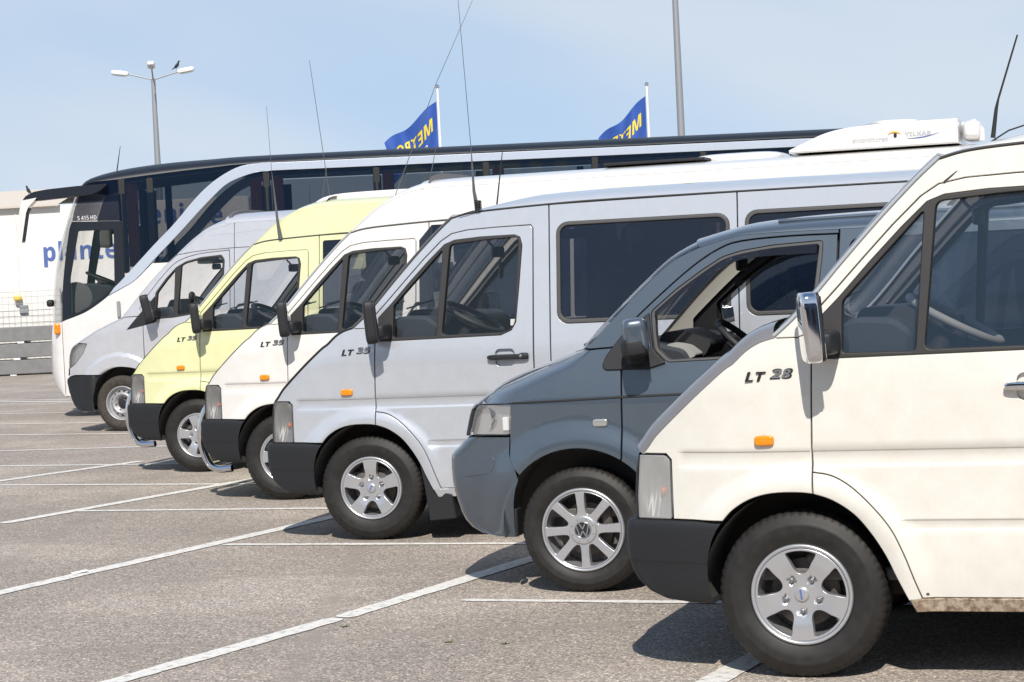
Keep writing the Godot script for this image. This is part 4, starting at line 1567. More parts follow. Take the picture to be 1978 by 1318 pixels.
# ---------------------------------------------------------------- the blue-grey van
func ins_t5(x: float, y: float) -> float:
	var i := 0.0
	if y > 1.0:
		var d := y - 1.0
		i += 0.24 * d * d / (d + 0.1)
	if y < 0.75:
		i += 0.16 * (0.75 - y) * (0.75 - y)
	if x < 0.0:
		i += 0.20 * pow(minf(-x / 0.75, 1.3), 2.2)
	var r := sqrt(x * x + (y - 0.335) * (y - 0.335))
	if y > 0.28 and r < 0.66:
		i -= 0.028 * bump(r - 0.455, 0.15)
	return i

func t5_van(p: Vector2) -> void:
	var W := 0.952
	var turn := TH + deg_to_rad(5.0)
	var pos := Vector3(p.x + W * sin(turn), 0, p.y - W * cos(turn))
	var t := thing("van", "blue-grey low-roof van with clear headlights and its driver window open", "van", pos, -turn)
	t.scale = Vector3(1.022, 1, 1)
	var v := {"key": "t5", "ins": ins_t5, "w": W}
	var both := [t, t]
	var pm: Material = M.blue_grey_paint
	var xr := 3.95
	var seam := curve([-0.357, 1.020, -0.349, 1.043, -0.319, 1.07, -0.211, 1.117, -0.073, 1.178, -0.005, 1.207, 0.036, 1.243, 0.082, 1.286], 3)
	var archf := join([arc(0, 0.335, 0.439, 137, 57.8, 16)])
	var archr := arc(0, 0.335, 0.439, 57, 3, 12)
	# wing
	pan(v, both, "front_wing", join([P2([-0.374, 0.839, -0.379, 0.721, -0.366, 0.681]), archf, P2([0.238, 0.72, 0.245, 1.04, 0.245, 1.300, 0.195, 1.292]), reversed(seam)]), pm, {"cell": 0.025})
	# door
	var hole := rounded(P2([0.403, 1.476, 0.538, 1.589, 0.672, 1.682, 0.773, 1.743, 0.873, 1.771, 1.038, 1.792, 1.293, 1.803, 1.285, 1.70, 1.26, 1.50, 1.232, 1.23, 0.821, 1.214, 0.487, 1.207, 0.422, 1.274, 0.41, 1.365]), 0.02, 3)
	var open := rounded(P2([0.425, 1.472, 0.548, 1.573, 0.680, 1.665, 0.780, 1.725, 0.877, 1.752, 1.040, 1.774, 1.272, 1.784, 1.262, 1.70, 1.238, 1.50, 1.212, 1.245, 0.821, 1.228, 0.50, 1.221, 0.442, 1.278, 0.430, 1.365]), 0.016, 3)
	var dtop := curve([0.262, 1.38, 0.28, 1.402, 0.454, 1.56, 0.623, 1.700, 0.757, 1.783, 0.874, 1.818, 1.121, 1.831, 1.366, 1.830], 3)
	var door := join([P2([0.251, 1.04, 0.251, 1.30]), dtop, P2([1.359, 1.657, 1.352, 1.2, 1.352, 0.40, 1.335, 0.372, 0.46, 0.372]), reversed(archr), P2([0.244, 0.72])])
	var d := pan(v, both, "door", door, pm, {"holes": [hole], "cell": 0.035})
	pan(v, d, "window_frame", hole, M.grey_rubber, {"holes": [open], "off": 0.004, "depth": 0.05, "bev": 0.005})
	pan(v, d, "door_lining", door, M.black_trim, {"holes": [hole], "off": 0.05, "cell": 0.12})
	# right-hand window is shut; the left one is wound down behind a smoked wind deflector
	pan(v, [null, d[1]], "window_glass", open, M.side_glass, {"off": 0.02, "depth": 0.0, "bev": 0.001})
	var defl := join([curve([0.425, 1.474, 0.548, 1.576, 0.680, 1.668, 0.780, 1.728, 0.877, 1.755, 1.040, 1.777, 1.268, 1.787], 3), curve([1.262, 1.738, 1.037, 1.736, 0.88, 1.724, 0.789, 1.694, 0.672, 1.640, 0.504, 1.508, 0.432, 1.446], 3)])
	pan(v, d, "wind_deflector", defl, M.deflector, {"off": -0.018, "depth": 0.008, "bev": 0.002, "cell": 0.05})
	var sail := rounded(P2([0.147, 1.20, 0.164, 1.248, 0.198, 1.293, 0.262, 1.372, 0.30, 1.40, 0.398, 1.473, 0.407, 1.365, 0.42, 1.276, 0.486, 1.206, 0.392, 1.178, 0.165, 1.178]), 0.012, 3)
	pan(v, both, "mirror_foot", sail, M.black_plastic, {"off": -0.012, "depth": 0.02, "bev": 0.006})
	# belt moulding
	pan(v, both, "belt_moulding", P2([-0.352, 1.012, 0.24, 1.030, 1.35, 1.052, xr - 0.1, 1.06, xr - 0.1, 1.072, 1.35, 1.064, 0.24, 1.042, -0.352, 1.024]), M.rubber, {"off": -0.004, "depth": 0.01, "bev": 0.003})
	# pillar and rail
	var sc_e := curve([0.060, 1.296, 0.185, 1.425, 0.352, 1.592, 0.518, 1.732, 0.66, 1.800], 4)
	var rf_e := curve([0.66, 1.800, 0.80, 1.838, 0.93, 1.855, 1.374, 1.858, 2.4, 1.855, xr, 1.845], 4)
	var rail := join([P2([0.251, 1.306, 0.19, 1.298, 0.080, 1.293]), sc_e, gut_to(rf_e, 1.372), P2([1.372, 1.837]), lift(reversed(dtop), 0.006), P2([0.256, 1.38])])
	pan(v, both, "pillar_frame", rail, pm)
	pan(v, both, "pillar_lining", rail, M.beige_lining, {"off": 0.055, "cell": 0.12})
	var w1 := rrect(1.425, 1.24, 2.42, 1.806, 0.05)
	var w2 := rrect(2.52, 1.24, xr - 0.16, 1.80, 0.05)
	var side := join([P2([1.358, 0.372]), arc(3.0, 0.335, 0.439, 175, 5, 24), P2([xr - 0.03, 0.38, xr - 0.02, 1.845]), reversed(rf_tail(rf_e, 1.378)), P2([1.378, 1.84, 1.365, 1.6])])
	var sp := pan(v, both, "side_panel", side, pm, {"holes": [w1, w2]})
	for k in 2:
		pan(v, sp, "window_glass", [w1, w2][k], M.dark_glass, {"off": 0.004, "depth": 0.012, "bev": 0.004, "id": k})
	# lamps and nose
	var hl := rounded(P2([-0.565, 1.010, -0.360, 1.013, -0.380, 0.846, -0.628, 0.846, -0.606, 0.90, -0.585, 0.965]), 0.012, 3)
	var h := pan(v, both, "headlight", hl, M.clear_lens, {"off": -0.002, "depth": 0.03, "cell": 0.03, "bev": 0.006})
	pan(v, h, "reflector", hl, M.bright_reflector, {"off": 0.05, "depth": 0.0, "cell": 0.05})
	for s in 2:
		var sg := 1.0 if s == 0 else -1.0
		var b := MB.new()
		b.lathe([Vector2(0.062, 0.03), Vector2(0.058, 0.0), Vector2(0.04, -0.03), Vector2(0.0005, -0.04)], 24, Transform3D(Basis(Vector3.UP, -0.9 * sg if s == 0 else PI + 0.9), Vector3(-0.50, 0.93, sg * (W - 0.16))))
		part(h[s], "lamp_bowl", b.mesh(), M.chrome)
		b = MB.new()
		b.box(Vector3(-0.405, 0.905, sg * (W - 0.085)), Vector3(0.035, 0.075, 0.02), 0.005)
		part(h[s], "side_lamp", b.mesh(), M.lamp_shell)
	var be := curve([-0.590, 0.992, -0.560, 1.014, -0.45, 1.016, -0.36, 1.020, -0.349, 1.043, -0.319, 1.07, -0.211, 1.117, -0.073, 1.178, -0.005, 1.207, 0.036, 1.243, 0.078, 1.284], 3)
	var bc := curve([-0.690, 0.968, -0.680, 1.005, -0.665, 1.04, -0.63, 1.07, -0.585, 1.10, -0.52, 1.13, -0.40, 1.178, -0.28, 1.222, -0.19, 1.258, -0.12, 1.280, -0.05, 1.295], 3)
	part(t, "bonnet", strip_mesh(be, bc, ins_t5, W - 0.004, 2.6, 1.5, 36), pm)
	part(t, "bonnet_frame", strip_mesh(be, bc, ins_t5, W - 0.004, 2.6, 1.5, 16, 0.02, 0.0), pm)
	var ge := P2([-0.628, 0.842, -0.612, 0.88, -0.592, 0.95, -0.575, 0.995])
	var gc := P2([-0.725, 0.838, -0.718, 0.88, -0.70, 0.94, -0.685, 0.975])
	part(t, "grille", strip_mesh(ge, gc, ins_t5, W - 0.02, 3.0, 2.0), M.black_plastic)
	t5_bumper(t, W)
	# windscreen and roof
	var sc_c := curve([-0.045, 1.294, 0.10, 1.455, 0.275, 1.628, 0.445, 1.775, 0.61, 1.860], 4)
	part(t, "windscreen", strip_mesh(sc_e, sc_c, ins_t5, W, 3.0, 1.5, 28), M.windscreen_glass)
	var scowl := P2([-0.005, 1.207, 0.036, 1.243, 0.082, 1.288])
	part(t, "scuttle", strip_mesh(scowl, P2([-0.06, 1.27, -0.05, 1.28, -0.045, 1.295]), ins_t5, W - 0.02, 3.0, 1.7, 20), M.black_plastic)
	var rc := curve([0.60, 1.858, 0.80, 1.905, 0.98, 1.932, 1.42, 1.952, 2.4, 1.958, xr, 1.94], 4)
	part(t, "roof", strip_mesh(rf_e, rc, ins_t5, W, 3.4, 2.0, 28), pm)
	part(t, "headlining", strip_mesh(rf_e, rc, ins_t5, W, 3.4, 2.0, 12, 0.05, 0.05), M.beige_lining)
	for s in [1.0, -1.0]:
		var b := MB.new()
		var q := []
		for k in 12:
			var x := lerpf(1.05, 3.6, k / 11.0)
			q.append(Vector3(x, 1.915 + 0.012 * sin(PI * k / 11.0), s * 0.66))
		b.tube(q, 0.012, 6)
		part(t, "roof_rail", b.mesh(), pm)
	part(t, "tail_door", strip_mesh(P2([xr, 1.845, xr - 0.01, 1.3, xr - 0.02, 0.38]), P2([xr, 1.94, xr + 0.06, 1.3, xr + 0.06, 0.38]), ins_t5, W, 6.0, 2.0), pm)
	# fittings
	for s in [1.0, -1.0]:
		var b := MB.new()
		b.blob(Vector3(0.132, 0.905, s * (W - ins_t5(0.132, 0.905) + 0.002)), Vector3(0.078, 0.040, 0.022), 0.45, 0.35)
		part(t, "side_repeater", b.mesh(), M.bright_reflector)
	pan(v, both, "sill", P2([0.445, 0.335, 0.47, 0.27, 2.55, 0.27, 2.56, 0.366, 0.45, 0.366]), pm, {"off": 0.012, "depth": 0.05, "id": 9})
	for s in [1.0, -1.0]:
		var z: float = s * (W + 0.10)
		var b := MB.new()
		var tf := Transform3D(Basis(Vector3.UP, 0.30 if s > 0.0 else -0.30) * Basis(Vector3.BACK, 0.10), Vector3(0.362, 1.355, z))
		b.blob(Vector3.ZERO, Vector3(0.125, 0.195, 0.20), 0.42, 0.5, tf, 32, 20)
		var m := part(t, "door_mirror", b.mesh(), pm)
		b = MB.new()
		b.blob(Vector3(-0.012, -0.055, 0), Vector3(0.135, 0.105, 0.205), 0.42, 0.5, tf, 28, 14)
		b.blob(Vector3(-0.01, -0.10, -s * 0.10), Vector3(0.10, 0.10, 0.16), 0.5, 0.5, tf)
		part(m, "mirror_base", b.mesh(), M.black_plastic)
		b = MB.new()
		b.box(Vector3(0.061, 0.005, 0), Vector3(0.006, 0.15, 0.16), 0.002, tf)
		part(m, "mirror_glass", b.mesh(), M.mirror_glass)
	wheel_well(t, v, 0.0, 0.335, 0.448)
	wheel_well(t, v, 3.0, 0.335, 0.448)
	for s in [1.0, -1.0]:
		wheel(t, "t5", Vector3(0, 0.335, s * (W - 0.025)), s, 0.05, M.tyre)
		wheel(t, "t5", Vector3(3.0, 0.335, s * (W - 0.025)), s, 0.4, M.tyre)
	cab(t, {"floor_x0": -0.3, "x_rear": xr - 0.05, "floor_y": 0.42, "half": 0.84, "x_axle": 0.0,
		"dash": rounded(P2([0.04, 0.75, 0.50, 0.75, 0.56, 1.0, 0.60, 1.19, 0.56, 1.27, 0.38, 1.315, 0.22, 1.32, 0.10, 1.28]), 0.03),
		"binnacle": rounded(P2([0.36, 1.26, 0.62, 1.22, 0.66, 1.29, 0.52, 1.365, 0.40, 1.355]), 0.02),
		"wheel": Vector3(0.80, 1.265, 0.40), "wheel_tilt": -0.75, "wheel_r": 0.19, "seats": [0.40, -0.38], "seat_x": 1.52, "seat_y": 0.92, "mirror": Vector3(0.72, 1.70, 0.0)})
	var vent := MB.new()
	vent.extrude(rounded(P2([0.43, 1.21, 0.56, 1.21, 0.62, 1.235, 0.56, 1.285, 0.47, 1.305]), 0.02), W - 0.34, W - 0.16, 0.015)
	part(t, "dash_end", vent.mesh(), M.pale_lining)
	for k in 2:
		var b := MB.new()
		b.tube([Vector3(-0.04 + 0.02 * k, 1.30, 0.55 - 0.6 * k), Vector3(0.02, 1.345, 0.42 - 0.6 * k), Vector3(0.03, 1.36, 0.1 - 0.6 * k)], 0.009, 6)
		part(t, "wiper", b.mesh(), M.rubber)
	var disc := MB.new()
	disc.lathe([Vector2(0.026, 0.004), Vector2(0.024, 0.008), Vector2(0.0005, 0.006)], 20, Transform3D(Basis(Vector3.UP, 0.2), Vector3(0.66, 1.60, -0.20)))
	part(t, "suction_cup", disc.mesh(), M.black_trim)

func rf_tail(e: PackedVector2Array, x: float) -> PackedVector2Array:
	var o := PackedVector2Array()
	for k in range(1, e.size()):
		if e[k].x > x:
			if o.is_empty():
				o.append(e[k - 1].lerp(e[k], (x - e[k - 1].x) / (e[k].x - e[k - 1].x)))
			o.append(e[k])
	return o

func t5_bumper(t: Node3D, W: float) -> void:
	var ys := [0.288, 0.290, 0.302, 0.33, 0.37, 0.42, 0.48, 0.52, 0.56, 0.61, 0.66, 0.70, 0.735, 0.755, 0.78, 0.81, 0.834, 0.837, 0.83]
	var frt := [-0.44, -0.55, -0.64, -0.70, -0.735, -0.755, -0.768, -0.775, -0.780, -0.782, -0.782, -0.780, -0.776, -0.755, -0.720, -0.690, -0.655, -0.640, -0.55]
	var rear := [-0.394, -0.394, -0.396, -0.396, -0.392, -0.385, -0.376, -0.366, -0.353, -0.330, -0.345, -0.366, -0.379, -0.381, -0.380, -0.378, -0.376, -0.376, -0.376]
	var rows := []
	for j in ys.size():
		var y: float = ys[j]
		var half := []
		var fx: float = frt[j] - 0.012
		for k in 15:
			var x := lerpf(rear[j], fx + 0.10, k / 14.0)
			if fx + 0.10 > rear[j]:
				x = rear[j] - 0.004 * k
			half.append(Vector3(x, y, W - ins_t5(x, y) + 0.002 - 0.075 * pow(clampf((0.62 - y) / 0.33, 0.0, 1.0), 1.3)))
		var zc: float = half[-1].z
		var xc: float = half[-1].x
		for k in range(1, 10):
			var a := k / 9.0 * PI / 2
			half.append(Vector3(xc + (fx - xc) * sin(a), y, zc - 0.20 * (1.0 - cos(a))))
		for k in range(1, 7):
			var z := (zc - 0.20) * (1.0 - k / 6.0)
			half.append(Vector3(fx - 0.05 * (1.0 - pow(z / (zc - 0.20), 2.0)), y, z))
		var row := half.duplicate()
		for k in range(half.size() - 2, -1, -1):
			row.append(Vector3(half[k].x, half[k].y, -half[k].z))
		rows.append(row)
	var b := MB.new()
	b.grid(rows)
	var bm := part(t, "bumper", b.mesh(), M.blue_grey_paint)
	# cap let into the bumper corner
	var bi := func(x: float, y: float) -> float: return ins_t5(x, y)
	var capp := rounded(P2([-0.665, 0.738, -0.484, 0.735, -0.468, 0.708, -0.480, 0.667, -0.519, 0.636, -0.672, 0.618]), 0.012, 3)
	for s in 2:
		var mm := panel_mesh(capp, [], bi, W, -0.006, 0.012, 0.05, [], [], 0.004)
		part(bm, "bumper_cap", mm if s == 0 else mirrored(mm), M.blue_grey_paint)
	# splash guard behind the bumper
	b = MB.new()
	b.box(Vector3(-0.368, 0.375, W - 0.10), Vector3(0.018, 0.15, 0.09), 0.006)
	part(bm, "splash_guard", b.mesh(), M.black_plastic)

# ---------------------------------------------------------------- the silver high-roof van at the end of the row
func ins_sp(x: float, y: float) -> float:
	var i := 0.0
	if y > 1.2:
		var d := y - 1.2
		i += 0.13 * d * d / (d + 0.15)
	if y < 0.6:
		i += 0.2 * (0.6 - y) * (0.6 - y)
	if x < 0.1:
		i += 0.22 * pow(minf((0.1 - x) / 0.9, 1.25), 2.4)
	var r := sqrt(x * x + (y - 0.36) * (y - 0.36))
	if y > 0.3 and r < 0.70:
		i -= 0.032 * smoothstep(0.61, 0.565, r) * smoothstep(0.40, 0.44, r)
	return i

func sprinter(p: Vector2) -> void:
	var W := 0.99
	var turn := TH + 0.07
	var pos := Vector3(p.x + W * sin(turn), 0, p.y - W * cos(turn))
	var t := thing("van", "pale silver high-roof van with swept headlights and plain steel wheels", "van", pos, -turn)
	t.scale = Vector3(1.033, 1, 1)
	var v := {"key": "sp", "ins": ins_sp, "w": W}
	var both := [t, t]
	var pm: Material = M.pale_silver_paint
	var xr := 5.0
	var wb := 3.66
	var edge := curve([-0.745, 0.79, -0.735, 0.90, -0.715, 0.98, -0.665, 1.05, -0.57, 1.10, -0.43, 1.165, -0.3, 1.228, -0.15, 1.29, -0.05, 1.33, 0.06, 1.372], 3)
	var sc_e := curve([0.06, 1.372, 0.25, 1.59, 0.46, 1.82, 0.69, 2.04, 0.80, 2.13], 4)
	var archl := curve([-0.243, 0.705, -0.18, 0.737, -0.124, 0.763, -0.012, 0.795, 0.127, 0.789, 0.256, 0.76, 0.338, 0.72], 4)
	var hl := P2([-0.60, 1.093, -0.438, 1.088, -0.503, 0.976, -0.645, 0.846, -0.742, 0.796, -0.735, 0.90, -0.705, 1.0])
	pan(v, both, "front_wing", join([archl, P2([0.338, 0.86, 0.341, 1.279, 0.341, 1.40, 0.10, 1.395]), reversed(edge_from(edge, -0.56)), P2([-0.43, 1.092, -0.497, 0.974, -0.640, 0.840, -0.742, 0.789, -0.750, 0.708])]), pm, {"cell": 0.02})
	var h := pan(v, both, "headlight", rounded(hl, 0.02, 3), M.lens, {"off": -0.003, "depth": 0.03, "cell": 0.04, "bev": 0.006})
	pan(v, h, "reflector", hl, M.bright_reflector, {"off": 0.045, "depth": 0.0})
	var edge_c := PackedVector2Array()
	for k in edge.size():
		var dd := (edge[mini(k + 1, edge.size() - 1)] - edge[maxi(k - 1, 0)]).normalized()
		edge_c.append(edge[k] + Vector2(-dd.y, dd.x) * 0.06)
	part(t, "bonnet", strip_mesh(edge, edge_c, ins_sp, W, 3.0, 2.0, 24), pm)
	part(t, "grille", strip_mesh(P2([-0.76, 0.70, -0.745, 0.79]), P2([-0.84, 0.70, -0.82, 0.80]), ins_sp, W, 3.0, 2.0), M.black_plastic)
	# bumper
	var ys := [0.255, 0.262, 0.285, 0.33, 0.40, 0.47, 0.475, 0.482, 0.55, 0.61, 0.65, 0.68, 0.698, 0.70]
	var fx := [-0.50, -0.60, -0.68, -0.73, -0.77, -0.795, -0.795, -0.805, -0.82, -0.835, -0.835, -0.80, -0.77, -0.70]
	var rx := [-0.350, -0.350, -0.352, -0.356, -0.360, -0.353, -0.352, -0.350, -0.335, -0.317, -0.295, -0.27, -0.250, -0.245]
	var rows := []
	for j in ys.size():
		var half := []
		for k in 13:
			var x := lerpf(rx[j], fx[j] + 0.12, k / 12.0)
			half.append(Vector3(x, ys[j], W - ins_sp(x, 0.6) + 0.008))
		var zc: float = half[-1].z
		for k in range(1, 9):
			var a := k / 8.0 * PI / 2
			half.append(Vector3(fx[j] + 0.12 - 0.12 * sin(a), ys[j], zc - 0.18 * (1.0 - cos(a))))
		for k in range(1, 6):
			half.append(Vector3(fx[j] - 0.01 * k, ys[j], (zc - 0.18) * (1.0 - k / 5.0)))
		var row := half.duplicate()
		for k in range(half.size() - 2, -1, -1):
			row.append(Vector3(half[k].x, half[k].y, -half[k].z))
		rows.append(row)
	var b := MB.new()
	b.grid(rows)
	part(t, "bumper", b.mesh(), M.black_plastic)
	# door
	var hole := rounded(P2([0.484, 1.406, 0.509, 1.68, 0.644, 1.846, 0.779, 1.978, 0.901, 2.041, 1.096, 2.083, 1.36, 2.1, 1.399, 2.04, 1.385, 1.80, 1.36, 1.50, 1.32, 1.45, 0.972, 1.396, 0.753, 1.368, 0.533, 1.358]), 0.02, 3)
	var g1 := rounded(P2([0.535, 1.675, 0.655, 1.825, 0.762, 1.938, 0.742, 1.39, 0.54, 1.378, 0.512, 1.41]), 0.02, 3)
	var g2 := rounded(P2([0.845, 1.995, 0.91, 2.02, 1.10, 2.058, 1.345, 2.075, 1.372, 2.03, 1.358, 1.80, 1.335, 1.51, 1.30, 1.472, 0.972, 1.418, 0.795, 1.395]), 0.02, 3)
	var dtop := curve([0.30, 1.49, 0.388, 1.625, 0.546, 1.815, 0.726, 1.998, 0.872, 2.075, 1.097, 2.125, 1.455, 2.148], 3)
	var door := join([P2([0.347, 0.72, 0.347, 1.40]), dtop, P2([1.462, 1.9, 1.460, 0.42, 0.44, 0.42]), arc(0.0, 0.36, 0.46, 8, 44, 8)])
	var d := pan(v, both, "door", door, pm, {"holes": [hole], "cell": 0.035})
	pan(v, d, "window_frame", hole, M.window_rubber, {"holes": [g1, g2], "off": -0.003, "depth": 0.045, "bev": 0.006})
	pan(v, d, "quarter_glass", g1, M.side_glass, {"off": 0.018, "depth": 0.0, "bev": 0.001})
	pan(v, d, "window_glass", g2, M.side_glass, {"off": 0.018, "depth": 0.0, "bev": 0.001})
	pan(v, d, "door_lining", door, M.grey_lining, {"holes": [hole], "off": 0.045, "cell": 0.12})
	pan(v, both, "mirror_foot", rounded(P2([0.13, 1.244, 0.277, 1.403, 0.505, 1.64, 0.482, 1.40, 0.535, 1.352, 0.50, 1.318]), 0.01, 2), M.black_plastic, {"off": -0.008, "depth": 0.02})
	# pillar, roof
	var hr_e := curve([0.80, 2.13, 1.0, 2.285, 1.2, 2.40, 1.45, 2.46, 1.75, 2.482, xr, 2.49], 5)
	var hr_c := curve([0.76, 2.185, 0.95, 2.355, 1.14, 2.485, 1.42, 2.585, 1.70, 2.615, xr + 0.02, 2.62], 5)
	var rail := join([P2([0.347, 1.408, 0.10, 1.402, 0.075, 1.382]), sc_e, P2([0.80, 2.124, 1.0, 2.150, 1.20, 2.164, 1.472, 2.172, 1.517, 2.174, 1.517, 0.42, 1.467, 0.42, 1.469, 1.9, 1.462, 2.155]), lift(reversed(dtop), 0.007), P2([0.293, 1.487])])
	pan(v, both, "pillar_frame", rail, pm)
	pan(v, both, "pillar_lining", rail, M.grey_lining, {"off": 0.05, "cell": 0.12})
	pan(v, both, "roof_side", join([P2([0.806, 2.133, 1.0, 2.156, 1.20, 2.170, 1.519, 2.180]), P2([1.519, 2.46]), reversed(edge_to(hr_e, 1.519))]), pm, {"id": 1})
	pan(v, both, "roof_side", join([P2([1.525, 2.180, xr - 0.02, 2.19, xr - 0.02, 2.49]), reversed(edge_from(hr_e, 1.525))]), pm, {"id": 2})
	pan(v, both, "side_panel", join([P2([1.523, 0.42]), arc(wb, 0.36, 0.45, 172, 8, 20), P2([xr - 0.02, 0.42, xr - 0.02, 2.184, 1.523, 2.174])]), pm)
	part(t, "roof", strip_mesh(hr_e, hr_c, ins_sp, W, 3.4, 2.0, 24), pm)
	part(t, "headlining", strip_mesh(hr_e, hr_c, ins_sp, W, 3.4, 2.0, 12, 0.05, 0.05), M.grey_lining)
	var sc_c := PackedVector2Array()
	for k in sc_e.size():
		var dd := (sc_e[mini(k + 1, sc_e.size() - 1)] - sc_e[maxi(k - 1, 0)]).normalized()
		sc_c.append(sc_e[k] + Vector2(-dd.y, dd.x) * 0.06)
	part(t, "windscreen", strip_mesh(sc_e, sc_c, ins_sp, W, 3.4, 2.0, 20), M.windscreen_glass)
	part(t, "tail_door", strip_mesh(P2([xr, 2.49, xr - 0.02, 0.42]), P2([xr + 0.02, 2.62, xr + 0.05, 0.42]), ins_sp, W, 6.0, 2.0), pm)
	# roof ditch line
	for s in [1.0, -1.0]:
		b = MB.new()
		var q := []
		for k in 12:
			var x := lerpf(1.2, xr, k / 11.0)
			var y := 2.345 + 0.045 * smoothstep(1.2, 2.2, x)
			q.append(Vector3(x, y, s * (W - ins_sp(x, y) - 0.002)))
		b.tube(q, 0.005, 5)
		part(t, "side_crease", b.mesh(), pm)
	door_mirror(t, v, Vector2(0.452, 1.50), Vector3(0.10, 0.33, 0.20), 0.20, M.black_plastic, [Vector2(0.50, 1.43)])
	wheel_well(t, v, 0.03, 0.36, 0.46)
	wheel_well(t, v, wb, 0.36, 0.46)
	for s in [1.0, -1.0]:
		wheel(t, "steel", Vector3(0, 0.345, s * (W - 0.03)), s, 0.1, M.dusty_tyre)
		wheel(t, "steel", Vector3(wb, 0.345, s * (W - 0.06)), s, 0.4, M.dusty_tyre)
	cab(t, {"floor_x0": -0.3, "x_rear": xr - 0.05, "floor_y": 0.46, "half": 0.88, "x_axle": 0.0,
		"dash": rounded(P2([0.15, 0.8, 0.62, 0.8, 0.68, 1.2, 0.72, 1.42, 0.66, 1.50, 0.50, 1.50, 0.30, 1.43]), 0.04),
		"binnacle": rounded(P2([0.48, 1.45, 0.72, 1.42, 0.78, 1.50, 0.70, 1.59, 0.55, 1.585]), 0.03),
		"wheel": Vector3(0.93, 1.49, 0.42), "wheel_tilt": -0.6, "wheel_r": 0.20, "seats": [0.42, -0.3], "seat_x": 1.70, "seat_y": 1.1, "mirror": Vector3(0.90, 1.97, 0.0)})
	for z in [0.42, -0.42]:
		b = MB.new()
		b.blob(Vector3(1.02, 2.03, z), Vector3(0.22, 0.05, 0.46), 0.4, 0.4)
		part(t, "sun_visor", b.mesh(), M.pale_lining)
	b = MB.new()
	b.tube([Vector3(2.2, 2.60, 0.1), Vector3(2.2, 2.90, 0.1)], [0.006, 0.003], 5)
	part(t, "antenna", b.mesh(), M.rubber)

func edge_from(e: PackedVector2Array, x: float) -> PackedVector2Array:
	return rf_tail(e, x)

func edge_to(e: PackedVector2Array, x: float) -> PackedVector2Array:
	return gut_to(e, x)

# ---------------------------------------------------------------- the coach behind the row
func ins_coach(x: float, y: float) -> float:
	var i := 0.0
	if y > 1.4:
		i += 0.03 * (y - 1.4)
	if x < 0.5:
		i += 0.16 * pow((0.5 - x) / 0.5, 2.5)
	return i

